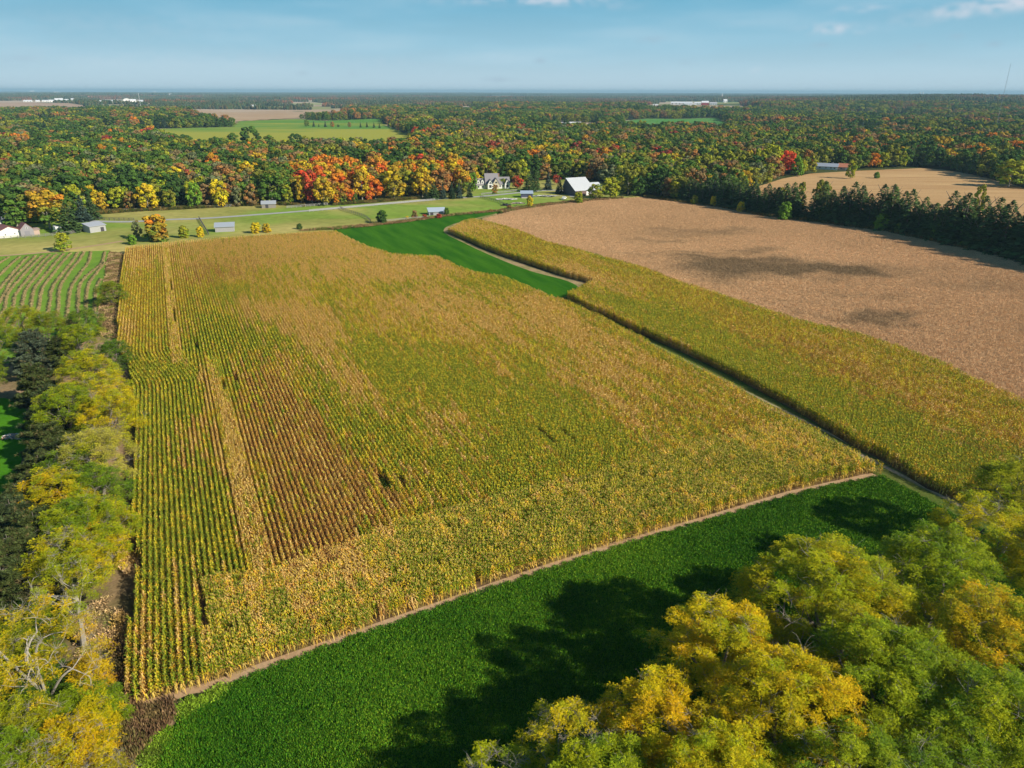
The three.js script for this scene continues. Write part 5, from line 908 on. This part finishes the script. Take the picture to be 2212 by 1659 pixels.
{ // the barn: gable to the left, long metal slope to the front
  const s = site('barn', 'dark barn with a large silvery metal roof right of the house', 'barn', 1262, 423, 33);
  block(s, { x0: -6.8, x1: 7.2, z0: -15, z1: 0, hw: 3.6, back: 4.6, hr: 6.6, mid: 0.24, wall: [0.075, 0.07, 0.085], roof: TIN, over: 0.5 });
  block(s, { x0: 7.5, x1: 16, z0: -12, z1: -1.5, hw: 3.2, back: 3.4, hr: 3.6, mid: 0.3, wall: [0.12, 0.1, 0.1], roof: [0.6, 0.63, 0.66], over: 0.4 });
  const lower = new Geo(); lower.box(-6.6, 0, 0.03, 7, 3.3, 0.1, [1, 1, 1]); solid(lower, [0.2, 0.13, 0.12], 'siding', s);
  slab(s, 'door', WHITE, 1.4, 0.3, 0.12, 3.2, 3, 0.2); windowIn(s, -3.5, 1.2, 0.15, 1.2, 1.1); windowIn(s, 5, 1.2, 0.15, 1.2, 1.1);
  const seams = new Geo(); for (let x = -6.5; x < 7.4; x += 0.9) for (const [za, ya, zb, yb] of [[-11.3, 10.42, 0.4, 3.55]]) seams.quad([x, ya, za], [x + 0.09, ya, za], [x + 0.09, yb, zb], [x, yb, zb], [1, 1, 1]);
  solid(seams, [0.5, 0.52, 0.54], 'roof_seams', s, 0.5).userData.kind = 'stuff';
}
{ // the farmhouse
  const s = site('farmhouse', 'large white farmhouse with steep grey roofs and pointed gables', 'house', 1064, 408, 8);
  block(s, { x0: -11, x1: -4.6, z0: -9, z1: -1.5, hw: 2.8, hr: 3.6, wall: WHITE, roof: SLATE });
  block(s, { x0: -4.5, x1: 4.2, z0: -12, z1: -0.5, hw: 3.4, hr: 6.2, wall: CREAM, roof: SLATE });
  block(s, { x0: 4.3, x1: 12.2, z0: -10, z1: -1, hw: 3.0, hr: 4.2, wall: WHITE, roof: SLATE });
  for (const [x, w, z, h, p, c] of [[-1.6, 3.6, 1.2, 3.3, 3, WHITE], [2.4, 4.2, 0.8, 3.5, 3.6, CREAM], [10.2, 3.4, 0.4, 3.2, 3.1, WHITE]]) {
    const gable = new THREE.Group(); gable.name = 'front_gable'; s.add(gable);
    block(gable, { x0: x - w / 2, x1: x + w / 2, z0: -5, z1: z, hw: h, hr: p, axis: 'z', wall: c, roof: SLATE, over: 0.25 });
    windowIn(gable, x, 0.8, z + 0.02, w * 0.5, 2.1); const t = new Geo(); t.tri([x - w * 0.26, h + 0.3, z + 0.06], [x + w * 0.26, h + 0.3, z + 0.06], [x, h + 1.6, z + 0.06], [1, 1, 1]); solid(t, GLASS, 'gable_window', gable);
  }
  for (const x of [-9.4, -6.6]) { const d = new THREE.Group(); d.name = 'dormer'; s.add(d); block(d, { x0: x - 0.95, x1: x + 0.95, z0: -5, z1: -1.9, hw: 5, hr: 1.3, axis: 'z', wall: WHITE, roof: SLATE, over: 0.18 }); windowIn(d, x, 3.7, -1.87, 0.9, 1.2); windowIn(s, x, 0.7, -1.47, 1.3, 1.5); }
  for (const x of [5.4, 7.4]) windowIn(s, x, 0.9, -0.97, 1.2, 1.5);
  slab(s, 'chimney', [0.3, 0.18, 0.14], 4.6, 7, -7, 5.6, 9.6, -6);
}
{ // long low house by the stubble field
  const s = site('ranch_house', 'long low house with grey and orange roofs above the stubble field', 'house', 1797, 367, -8);
  block(s, { x0: -13, x1: 4, z0: -9, z1: 0, hw: 2.7, hr: 2.2, wall: [0.75, 0.76, 0.74], roof: BLUEROOF, over: 0.6 });
  block(s, { x0: 4.2, x1: 13, z0: -9.5, z1: -1, hw: 2.8, hr: 2.5, wall: [0.6, 0.4, 0.32], roof: TERRA, over: 0.6 });
  for (const x of [-10, -5, -1, 2]) windowIn(s, x, 1, 0.02, 1.4, 1.1); slab(s, 'door', WHITE, 10.4, 0, -0.97, 12.4, 2.3, -0.9); windowIn(s, 7, 1, -0.97, 1.4, 1.1);
  slab(s, 'chimney', [0.6, 0.6, 0.6], -1, 4, -5, -0.4, 5.8, -4.4);
}
{ const s = site('cottage', 'small white house half hidden by trees at the right', 'house', 2158, 359, 10); block(s, { x0: -6, x1: 6, z0: -7, z1: 0, hw: 3, hr: 2.6, wall: WHITE, roof: [0.62, 0.64, 0.68] }); for (const x of [-3.5, 0, 3.5]) windowIn(s, x, 1, 0.02, 1.2, 1.2); }
{ const s = site('garage', 'white garage with a dark red roof at the left edge', 'garage', 23, 513, 14); block(s, { x0: -5, x1: 5, z0: -9, z1: 0, hw: 2.8, hr: 2.1, axis: 'z', wall: WHITE, roof: REDROOF }); for (const x of [-1.8, 2]) windowIn(s, x, 1.1, 0.02, 0.6, 0.9); windowIn(s, 0, 3.6, 0.02, 0.5, 0.5); }
{ const s = site('small_barn', 'weathered little barn with a rounded red roof beside the white garage', 'barn', 61, 510, 12);
  block(s, { x0: -2.6, x1: 2.6, z0: -6, z1: 0, hw: 3.2, hr: 2.6, axis: 'z', wall: [0.3, 0.28, 0.3], roof: REDROOF, over: 0.2 }); block(s, { x0: 2.7, x1: 5, z0: -5, z1: -0.4, hw: 2.4, back: 2.6, hr: 0.3, wall: [0.5, 0.36, 0.3], roof: [0.45, 0.34, 0.3] }); slab(s, 'door', [0.24, 0.23, 0.26], -1, 0, 0.02, 1, 2.3, 0.08); windowIn(s, 0, 3.3, 0.02, 0.8, 0.8); }
{ const s = site('white_house', 'white house cut by the left edge behind the garage', 'house', -2, 493, 10); block(s, { x0: -6, x1: 6, z0: -8, z1: 0, hw: 3.6, hr: 2.8, wall: WHITE, roof: [0.2, 0.2, 0.24] }); for (const x of [-3, 0, 3]) windowIn(s, x, 1.2, 0.02, 1.1, 1.4); }
{ const s = site('box_trailer', 'white box trailer parked on the lawn by the spruce', 'trailer', 129, 505, 12);
  slab(s, 'box', WHITE, -1.25, 0.7, -4.6, 1.25, 3.3, 0); slab(s, 'door', [0.72, 0.72, 0.72], -1.1, 0.8, 0.02, 1.1, 3.1, 0.07); for (const x of [-0.45, 0.45]) slab(s, 'vent', GLASS, x - 0.2, 2, 0.08, x + 0.2, 2.3, 0.11); slab(s, 'bumper', [0.06, 0.06, 0.06], -1.1, 0.45, -0.3, 1.1, 0.65, 0.12);
  for (const x of [-1.15, 1.15]) for (const z of [-2.6, -1.7]) { const w = new THREE.Mesh(new THREE.CylinderGeometry(0.36, 0.36, 0.24, 18).rotateZ(Math.PI / 2), mat([0.02, 0.02, 0.02])); w.position.set(x, 0.36, z); w.name = 'wheel'; w.castShadow = true; s.add(w); } }
{ // white pickup
  const s = site('pickup_truck', 'white pickup truck parked left of the barn drive', 'truck', 1218, 431, 70);
  const body = new THREE.Shape([[-2.6, 0.5], [2.6, 0.5], [2.65, 0.95], [1.4, 1.08], [0.95, 1.75], [-0.5, 1.8], [-0.65, 1.1], [-2.6, 1.05]].map(([a, b]) => new THREE.Vector2(a, b)));
  const g = new THREE.ExtrudeGeometry(body, { depth: 1.8, bevelEnabled: true, bevelSize: 0.06, bevelThickness: 0.06, bevelSegments: 2 }); g.translate(0, 0, -0.9); const b = new THREE.Mesh(g, mat(WHITE, 0.35)); b.name = 'body'; b.castShadow = true; s.add(b);
  slab(s, 'window', GLASS, -0.42, 1.2, -0.99, 0.78, 1.66, 0.99); slab(s, 'bed', [0.1, 0.1, 0.1], -2.5, 1.06, -0.8, -0.75, 1.13, 0.8); slab(s, 'windscreen', GLASS, 0.98, 1.15, -0.75, 1.3, 1.5, 0.75);
  for (const x of [-1.6, 1.65]) for (const z of [-0.92, 0.92]) { const w = new THREE.Mesh(new THREE.CylinderGeometry(0.4, 0.4, 0.26, 20).rotateX(Math.PI / 2), mat([0.02, 0.02, 0.02])); w.position.set(x, 0.4, z); w.name = 'wheel'; w.castShadow = true; s.add(w); }
}
// stacks and heaps about the farmstead and the lawn
function heap(name, label, u, v, n, w, d, h, tones, long, category) {
  const r = rng(u * 7 + v), g = new Geo(), p = G(u, v);
  for (let i = 0; i < n; i++) { const x = (r() + r() - 1) * w, z = (r() + r() - 1) * d, y = Math.max(0, h * (1 - Math.hypot(x / w, z / d))) * r(), L = long * (0.4 + r()), a = r() * 3.1, c = Math.cos(a) * L, s = Math.sin(a) * L, t = 0.08 + 0.12 * r(), k = mul3(tones[Math.floor(r() * tones.length)], 0.7 + 0.6 * r()); g.quad([x - c, y, z - s], [x + c, y + (r() - 0.5) * L * 0.5, z + s], [x + c + s * 0.4, y + t, z + s - c * 0.4], [x - c + s * 0.4, y + t, z - s - c * 0.4], k); g.quad([x - c, y, z - s], [x + c, y, z + s], [x + c, y + t + 0.1, z + s], [x - c, y + t + 0.1, z - s], k); }
  const m = new THREE.Mesh(g.build(), barkMat); m.position.set(p.x, 0.06, p.z); shadows(m); return put(m, name, label, category);
}
heap('rubbish_heap', 'pale heap of broken rubbish on the bright lawn at the left', 30, 945, 130, 2.2, 1.3, 0.6, [[0.7, 0.6, 0.55], [0.62, 0.4, 0.3], [0.8, 0.8, 0.82], [0.5, 0.4, 0.35]], 0.35, 'rubbish heap');
heap('lumber_pile', 'pale grey pile of boards on the farmstead lawn', 1094, 431, 60, 6, 2, 0.6, [[0.55, 0.53, 0.5], [0.65, 0.63, 0.6]], 2.2, 'lumber pile');
heap('debris_pile', 'reddish pile of timber by the hedge below the blue shed', 1120, 440, 60, 5, 2, 0.8, [[0.6, 0.42, 0.34], [0.5, 0.4, 0.34], [0.65, 0.6, 0.55]], 1.2, 'debris pile');
heap('lumber_pile', 'long flat stacks of pale boards right of the small blue shed', 1178, 424, 50, 9, 2.5, 0.5, [[0.6, 0.58, 0.54], [0.5, 0.48, 0.44]], 2.4, 'lumber pile');
heap('scrap_pile', 'dark scrap heaped where the board fence meets the hedge', 1093, 444, 50, 3, 1.5, 1.2, [[0.04, 0.04, 0.05], [0.1, 0.1, 0.12]], 1.2, 'scrap pile');

// ---------------------------------------------------------------- fences
function fence(pts, h, rgb, label, gap = 2.6, rails = 3) {
  const w = W2(pts), o = new THREE.Group(), posts = new Geo(), bars = new Geo(), [ox, oz] = w[0], c = new THREE.CatmullRomCurve3(w.map(([x, z]) => new THREE.Vector3(x - ox, 0, z - oz))), n = Math.max(2, Math.round(c.getLength() / gap)), q = c.getSpacedPoints(n);
  q.forEach((p, i) => {
    posts.box(p.x - 0.09, 0, p.z - 0.09, p.x + 0.09, h, p.z + 0.09, [1, 1, 1]);
    if (i < n) for (let k = 0; k < rails; k++) { const y = h * (0.28 + (0.66 * k) / Math.max(1, rails - 1)), e = q[i + 1]; bars.quad([p.x, y, p.z], [e.x, y, e.z], [e.x, y + 0.16, e.z], [p.x, y + 0.16, p.z], [1, 1, 1]); const d = Math.hypot(e.x - p.x, e.z - p.z) || 1, nx = (-(e.z - p.z) / d) * 0.06, nz = ((e.x - p.x) / d) * 0.06; bars.quad([p.x, y + 0.16, p.z], [e.x, y + 0.16, e.z], [e.x + nx, y + 0.16, e.z + nz], [p.x + nx, y + 0.16, p.z + nz], [1, 1, 1]); }
  });
  const P = solid(posts, mul3(rgb, 0.9), 'post', o), B = solid(bars, rgb, 'rail', o); P.userData.kind = 'stuff'; B.userData.kind = 'stuff';
  o.position.set(ox, 0, oz); return put(o, 'fence', label, 'fence');
}
const RAIL = [0.42, 0.4, 0.38], BOARD = [0.12, 0.115, 0.12];
fence([[734, 450], [744, 456], [771, 464], [790, 471], [801, 480]], 1.5, BOARD, 'dark board fence running down the pasture to the green waterway');
fence([[430, 473], [436, 483], [444, 496], [451, 508]], 1.5, BOARD, 'dark board fence running from the lane to the corn by the grey shed');
fence([[237, 457.5], [300, 456], [375, 451], [475, 448.5], [525, 444.5], [566, 442]], 1.4, RAIL, 'weathered rail fence along the front of the wood');
fence([[620, 450], [660, 447], [708, 443]], 1.4, RAIL, 'pale rail fence under the flaming trees');
fence([[205, 475], [245, 476], [290, 477]], 1.4, BOARD, 'dark fence beside the left end of the lane');
fence([[1037, 428], [1060, 433], [1078, 438], [1092, 445]], 1.5, BOARD, 'dark board fence at the left of the farmstead lawn');
fence([[1040, 421.5], [1085, 417], [1124, 413], [1187, 408.5]], 1.3, RAIL, 'pale fence along the lane before the house');
fence([[812, 483], [850, 479], [888, 475], [925, 472]], 1.3, RAIL, 'weathered rail fence in the hedge above the green waterway');
fence([[-20, 518], [40, 515], [86, 512], [150, 506], [186, 499]], 1.3, [0.3, 0.28, 0.26], 'grey fence below the garage and the lawn');
fence([[668, 458], [733, 452], [843, 442], [940, 433.5]], 1.3, [0.48, 0.47, 0.45], 'pale rail fence along the lower side of the lane');

// ---------------------------------------------------------------- rough growth along the edges
{
  const blades = [0, 1, 2].map(() => tuftPatch(rg, 1.1, 44, 1, [[1, 1, 1], [0.8, 0.78, 0.75], [1.15, 1.1, 1], [0.65, 0.62, 0.6]], 0.06, 0.5)), m = leafMat({ roughness: 0.95 });
  const growth = (name, label, polys, gap, tones, h) => {
    const l = [[], [], []], o = new THREE.Group();
    for (const poly of polys) { const [x0, z0, x1, z1] = bbox(poly); for (let x = x0; x < x1; x += gap) for (let z = z0; z < z1; z += gap) { const px = x + (rg() - 0.5) * gap, pz = z + (rg() - 0.5) * gap; if (!inside(px, pz, poly)) continue; const n = fbm(px / 3, pz / 3, 3, 401), t = mul3(mix3(tones[Math.floor(n * tones.length * 0.999)], tones[Math.floor(rg() * tones.length)], 0.3), 0.75 + 0.5 * rg()); l[Math.floor(rg() * 3)].push([px, 0.02, pz, rg() * 6.28, 1, h * (0.5 + n), 1, ...t]); } }
    l.forEach((k, i) => k.length && copies('weeds', blades[i], m, k, o)); put(o, name, label, 'weeds', null, 'stuff');
  };
  const WEED = [0.2, 0.12, 0.065], WEED2 = [0.28, 0.17, 0.08], DRY = [0.62, 0.42, 0.12], DRYT = [0.6, 0.42, 0.22], GRN = [0.14, 0.2, 0.03], LIMEG = [0.2, 0.36, 0.02];
  growth('brown_weeds', 'strip of tall brown weeds at the lower left corner of the corn', [W2([[255, 1395], [300, 1540], [378, 1520], [372, 1560], [330, 1590], [290, 1650], [268, 1720], [225, 1720], [262, 1590], [232, 1500], [222, 1440]])], 0.42, [WEED, WEED2, [0.26, 0.2, 0.08], WEED, [0.17, 0.16, 0.05], WEED2, DRYT], 1.2);
  growth('bank_weeds', 'mixed brown and green weeds on the bank between the striped field and the corn', [W2([[238, 548], [268, 552], [262, 600], [256, 660], [256, 735], [222, 728], [214, 690], [224, 640], [232, 580]])], 0.55, [WEED2, GRN, DRYT, WEED, [0.22, 0.2, 0.05], DRYT], 1.1);
  growth('dry_grass', 'golden dry grass along the left edge of the corn', [W2([[252, 1320], [272, 1330], [268, 1400], [245, 1400]]), W2([[262, 1440], [282, 1470], [310, 1520], [290, 1540], [262, 1520]]), W2([[268, 1140], [296, 1165], [298, 1225], [280, 1245], [262, 1225]])], 0.4, [DRY, DRYT, DRY], 0.8);
  growth('rough_grass', 'rough grass and weeds round the clearing at the left', [W2([[150, 1330], [235, 1290], [250, 1400], [225, 1450], [170, 1440]]), W2([[225, 600], [240, 590], [236, 720], [215, 720]])], 0.8, [GRN, DRYT, [0.36, 0.26, 0.14]], 0.45);
  growth('bright_grass', 'light green grass at the lower left end of the dirt strip', [W2([[372, 1545], [395, 1522], [455, 1496], [485, 1480], [500, 1484], [470, 1510], [430, 1530], [395, 1560]]), W2([[300, 1640], [350, 1580], [372, 1572], [345, 1630], [325, 1700], [285, 1760]])], 0.4, [LIMEG, [0.26, 0.42, 0.03], GRN], 0.5);
  growth('hedge_grass', 'dry rusty grass in the hedge line above the green waterway and tan field', [W2([[640, 500], [722, 493], [800, 485], [880, 477], [960, 466], [1045, 458], [1090, 454], [1085, 457], [960, 469], [880, 481], [800, 490], [722, 497]]), W2([[1078, 454], [1130, 447], [1200, 438], [1290, 430], [1345, 427], [1345, 430], [1290, 434], [1200, 443], [1130, 453], [1080, 462]])], 0.8, [DRYT, [0.3, 0.18, 0.09], WEED2, GRN, DRYT], 1.1);
  growth('brush', 'brush and low growth along the foot of the wood', [W2([[205, 465], [300, 457.5], [420, 452], [520, 446], [600, 443.5], [660, 447.5], [660, 444], [600, 440], [520, 442], [420, 448], [300, 453], [205, 460]]), W2([[720, 445], [820, 438], [910, 430], [910, 427], [820, 434], [720, 441]]), W2([[1390, 428], [1450, 436], [1555, 450], [1647, 468], [1745, 480], [1823, 490], [1912, 502], [2001, 521], [2060, 534], [2134, 549], [2230, 570], [2230, 562], [2134, 543], [2001, 516], [1823, 486], [1647, 464], [1450, 433], [1390, 425]])], 1.0, [[0.1, 0.11, 0.03], [0.22, 0.16, 0.05], [0.07, 0.1, 0.02], [0.3, 0.18, 0.05]], 1.8);
  growth('gap_weeds', 'bright green weeds showing in the gaps between the corn rows', GAPS.slice(2, 6).map(([a, b, l, w]) => [[a - l, b - w], [a + l, b - w], [a + l, b + w], [a - l, b + w]].map(([s, c]) => xz(s, c))), 0.35, [LIMEG, GRN, LIMEG], 1.2);
  // the pale rows of the striped field
  const rowsAt = [[[700, 770], [700, 560], [715, 400], [800, 300], [900, 220], [935, 110]], [[770, 700], [770, 600], [772, 500], [800, 380], [860, 300], [940, 200]], [[590, 770], [605, 620], [640, 420], [720, 300], [790, 200], [810, 110]], [[500, 760], [520, 620], [540, 420], [620, 290], [710, 180], [750, 110]], [[410, 770], [440, 600], [470, 430], [560, 300], [640, 200], [695, 115]], [[310, 760], [350, 600], [380, 440], [480, 300], [560, 200], [635, 120]], [[200, 790], [270, 640], [310, 440], [420, 300], [500, 200], [570, 125]], [[110, 790], [190, 640], [230, 460], [350, 300], [440, 190], [510, 130]], [[30, 780], [110, 640], [150, 480], [270, 330], [370, 210], [445, 135]], [[-60, 780], [40, 630], [70, 490], [190, 340], [300, 220], [385, 140]], [[-120, 720], [0, 560], [120, 350], [240, 230], [320, 145]], [[-140, 600], [0, 440], [150, 260], [250, 155]], [[-160, 460], [0, 320], [100, 220], [180, 155]], [[-160, 330], [0, 210], [80, 158]], [[845, 680], [848, 560], [860, 430], [900, 350]]];
  const ORD = ['first', 'second', 'third', 'fourth', 'fifth', 'sixth', 'seventh', 'eighth', 'ninth', 'tenth', 'eleventh', 'twelfth', 'thirteenth', 'fourteenth', 'fifteenth'], order = rowsAt.map((r, i) => [r, r[2]?.[0] ?? 0, i]).sort((a, b) => b[1] - a[1]);
  order.forEach(([r], i) => {
    const w = W2(r.map(([X, Y]) => [X / 4.114, 518.4 + Y / 4.114])), c = new THREE.CatmullRomCurve3(w.map(([x, z]) => new THREE.Vector3(x, 0, z))), n = Math.round(c.getLength() / 0.5), l = [[], [], []];
    for (let k = 0; k <= n; k++) { const p = c.getPointAt(k / n); for (let j = 0; j < 2; j++) { const dk = rg() < 0.3, t = mul3(dk ? [0.12, 0.13, 0.06] : [0.44, 0.34, 0.17], 0.75 + 0.5 * rg()); l[Math.floor(rg() * 3)].push([p.x + (rg() - 0.5) * 0.5 - (dk ? 0.55 : 0), 0.03, p.z + (rg() - 0.5) * 0.6, rg() * 6.28, dk ? 0.35 : 0.62, dk ? 0.8 : 0.35 + 0.3 * rg(), dk ? 0.35 : 0.62, ...t]); } }
    const o = new THREE.Group(); l.forEach((k, q) => copies('dry_plants', blades[q], m, k, o)); put(o, 'crop_row', `${ORD[i]} pale curving row from the corn in the striped green field`, 'crop row', 'pale rows of the striped field');
  });
}

// ---------------------------------------------------------------- far off
function farBuilding(name, label, category, u, v, wpx, hpx, wall, roof, deg = 0, group, axis = 'x') {
  const p = G(u, v), w = metres(wpx, p), h = metres(hpx, p), s = site(name, label, category, u, v, deg, group, 0.5);
  block(s, { x0: -w / 2, x1: w / 2, z0: -Math.min(w, 16), z1: 0, hw: h * 0.6, hr: h * 0.4, axis, wall, roof, over: 0.4 });
  const n = Math.min(6, Math.max(1, Math.round(wpx / 5))); for (let i = 0; i < n; i++) slab(s, 'window', [0.1, 0.1, 0.12], -w / 2 + (w * (i + 0.35)) / n, h * 0.2, 0.02, -w / 2 + (w * (i + 0.65)) / n, h * 0.45, 0.12);
  return s;
}
const WROOF = [0.72, 0.74, 0.78];
farBuilding('long_barn', 'long white barn with a pale roof on the far hill farm', 'barn', 1472, 227, 46, 6.5, WHITE, WROOF, -3);
farBuilding('low_barn', 'lower white shed running right from the long white barn', 'barn', 1490, 228.5, 26, 4, WHITE, WROOF, -3);
farBuilding('red_barn', 'red barn with a pale roof on the far hill farm', 'barn', 1523, 227.5, 15, 8.5, REDBARN, WROOF, 6);
farBuilding('white_barn', 'white building left of the far red barn', 'barn', 1507, 226.5, 14, 5.5, WHITE, WROOF, 3);
farBuilding('white_barn', 'white building right of the far red barn', 'barn', 1541, 227.5, 15, 5.5, WHITE, [0.5, 0.5, 0.55], 0);
farBuilding('white_barn', 'bright white gabled building farthest right on the hill farm', 'barn', 1567, 221.5, 8, 6.5, WHITE, WROOF, 20);
farBuilding('low_shed', 'low white shed alone left of the far hill farm', 'shed', 1416, 229, 11, 3.2, WHITE, WROOF, 0);
farBuilding('greenhouse', 'left white roofed long building beside the sandy yard', 'building', 1209, 270.5, 30, 5, WHITE, [0.85, 0.85, 0.86], -2);
farBuilding('greenhouse', 'right white roofed long building beside the sandy yard', 'building', 1242, 270, 26, 5, [0.4, 0.38, 0.44], [0.85, 0.85, 0.86], 2);
farBuilding('white_house', 'white house with dark windows below the sandy yard', 'house', 1263, 283, 16, 7.5, WHITE, [0.5, 0.5, 0.55], 10);
farBuilding('white_house', 'white gabled house right of the one below the sandy yard', 'house', 1281, 282, 12, 7, WHITE, [0.7, 0.7, 0.74], -15);
{ const p = G(1222, 277), g = new THREE.ConeGeometry(metres(24, p), metres(3, p), 24, 3), m = new THREE.Mesh(g, mat([0.6, 0.38, 0.2])); m.scale.z = 0.5; m.position.set(p.x, p.y + metres(1.5, p) + 1, p.z); shadows(m); put(m, 'sand_heap', 'broad heap of orange sand before the white roofed buildings', 'sand heap'); }
farBuilding('grey_house', 'house with a wide grey hip roof in the wood on the left', 'house', 190, 295, 30, 10, [0.5, 0.47, 0.42], [0.33, 0.31, 0.32], 4);
farBuilding('brick_house', 'house with a pinkish red roof in the wood on the left', 'house', 226, 285, 19, 8.5, [0.5, 0.35, 0.3], [0.42, 0.2, 0.17], -5);
farBuilding('grey_house', 'blue grey gabled house beside the dark trees on the left', 'house', 184, 284, 10, 11, [0.3, 0.33, 0.4], [0.24, 0.25, 0.3], 0, null, 'z');
farBuilding('white_house', 'small white house by the country road', 'house', 103, 271, 6, 4, WHITE, [0.5, 0.5, 0.5], 0);
farBuilding('white_house', 'white house among the dark trees below the ploughed field', 'house', 61, 238, 6, 6, WHITE, WROOF, 20);
farBuilding('red_roofed_barn', 'far barn with a red roof beyond the meadow', 'barn', 798, 236, 12, 5, [0.5, 0.4, 0.4], [0.55, 0.08, 0.1], 8);
farBuilding('white_house', 'white house in the woods right of the meadow', 'house', 915, 256, 8, 8, WHITE, WROOF, 20);
farBuilding('white_house', 'white house on the wooded ridge at the right', 'house', 1813, 219, 9, 4, WHITE, WROOF, 0);
farBuilding('white_barn', 'white barn on the wooded ridge at the right', 'barn', 1859, 218, 10, 6, WHITE, WROOF, 15);
farBuilding('white_barn', 'pale buildings where two fields meet far left of the meadow', 'barn', 548, 231, 10, 4, WHITE, WROOF, 0);
// the town: pale boxes in a line beyond the ploughed field
[[60, 221, 16, 4.5], [82, 220.5, 8, 4], [98, 220.5, 12, 4], [112, 221, 10, 5], [128, 221, 16, 8], [145, 221, 8, 6], [158, 217, 8, 4], [196, 214, 9, 5], [215, 224, 12, 6], [250, 222.5, 18, 5], [288, 222, 12, 7], [304, 222, 10, 5], [70, 199, 8, 3], [123, 201.5, 10, 3], [160, 211, 8, 3.5], [335, 199.5, 5, 3], [443, 209, 7, 3.5], [370, 206, 8, 3]].forEach(([u, v, w, h], i) => farBuilding('town_building', ['long pale low building at the left end of the far town line', 'small pale block second in the far town line', 'pale block third in the far town line', 'pale block left of the tall white one in the far town', 'tallest white building of the far town line', 'white block right of the tallest town building', 'white block above the right end of the ploughed field', 'pink roofed pale building beyond the ploughed field', 'white building at the right end of the ploughed field', 'long white building left of the white arch', 'white gabled building right of the white arch', 'low white building farthest right of the white arch', 'white speck of a building high on the far plain at left', 'pale building on the far plain above the ploughed field', 'white building between the town and the far plain', 'lone white building near the horizon at left', 'white building among far woods above the meadow field', 'pale buildings near the horizon left of the meadow'][i], 'building', u, v, w, h, WHITE, i === 7 ? [0.5, 0.2, 0.2] : WROOF, (i * 17) % 30 - 15));
{ const p = G(270, 222), w = metres(9, p), s = new THREE.Shape(); s.absarc(0, 0, w, 0, Math.PI); s.lineTo(-w * 0.5, 0); s.absarc(0, 0, w * 0.5, Math.PI, 0, true); s.lineTo(w, 0); const m = new THREE.Mesh(new THREE.ExtrudeGeometry(s, { depth: w * 1.5, bevelEnabled: false, curveSegments: 24 }), mat(WHITE)); m.position.set(p.x, p.y, p.z - w); m.rotation.y = Math.atan2(-p.x, -p.z); shadows(m); put(m, 'domed_hall', 'white arched hall standing out in the far town', 'hall'); }
// masts and silos
function mast(u, away, h, wide, rgb, name, label, category) { const d0 = G(u, 330), k = away / Math.hypot(d0.x, d0.z), p = new THREE.Vector3(d0.x * k, land(d0.x * k, d0.z * k), d0.z * k), r = wide / 2, g = new Geo(); for (const [x, z] of [[-1, -1], [1, -1], [0, 1]]) g.tube([x * r, 0, z * r], [x * r * 0.4, h, z * r * 0.4], r * 0.3, r * 0.2, 4, [1, 1, 1]); for (let i = 0; i < 14; i++) { const y = (h * i) / 14, k = 1 - 0.6 * (i / 14); g.tube([-r * k, y, -r * k], [r * k, y + h / 14, -r * k], r * 0.15, r * 0.15, 3, [1, 1, 1]); g.tube([r * k, y, -r * k], [0, y + h / 14, r * k], r * 0.15, r * 0.15, 3, [1, 1, 1]); } const m = new THREE.Mesh(g.build(), mat(rgb)); m.position.copy(p); shadows(m); return put(m, name, label, category); }
mast(2139, 1500, 104, 0.8, [0.4, 0.42, 0.45], 'radio_mast', 'thin tall radio mast rising over the horizon at the right', 'mast');
mast(321, 2600, 56, 1.1, [0.7, 0.7, 0.72], 'lattice_mast', 'thin white mast right of the far town', 'mast');
function silo(u, v, px, wpx, label) { const p = G(u, v), h = metres(px, p), r = metres(wpx, p) / 2, o = new THREE.Group(), b = new THREE.Mesh(new THREE.CylinderGeometry(r, r, h, 18), mat([0.75, 0.75, 0.76])), d = new THREE.Mesh(new THREE.SphereGeometry(r, 18, 8, 0, 6.3, 0, 1.57), mat([0.7, 0.72, 0.75], 0.4)); b.name = 'drum'; d.name = 'dome'; b.position.y = h / 2; d.position.y = h; o.add(b, d); o.position.copy(p); shadows(o); return put(o, 'silo', label, 'silo'); }
silo(1986, 208, 8, 2.2, 'left of the two white silos on the right horizon'); silo(1992, 208, 8, 2.2, 'right of the two white silos on the right horizon'); silo(1559, 213, 9, 2, 'slim white silo above the far hill farm');

// ---------------------------------------------------------------- draw
const renderer = new THREE.WebGLRenderer({ antialias: true });
renderer.setSize(1024, 768);
renderer.toneMapping = THREE.LinearToneMapping;
renderer.toneMappingExposure = EXPOSURE;
renderer.shadowMap.enabled = true;
renderer.shadowMap.type = THREE.PCFSoftShadowMap;
renderer.render(scene, camera);
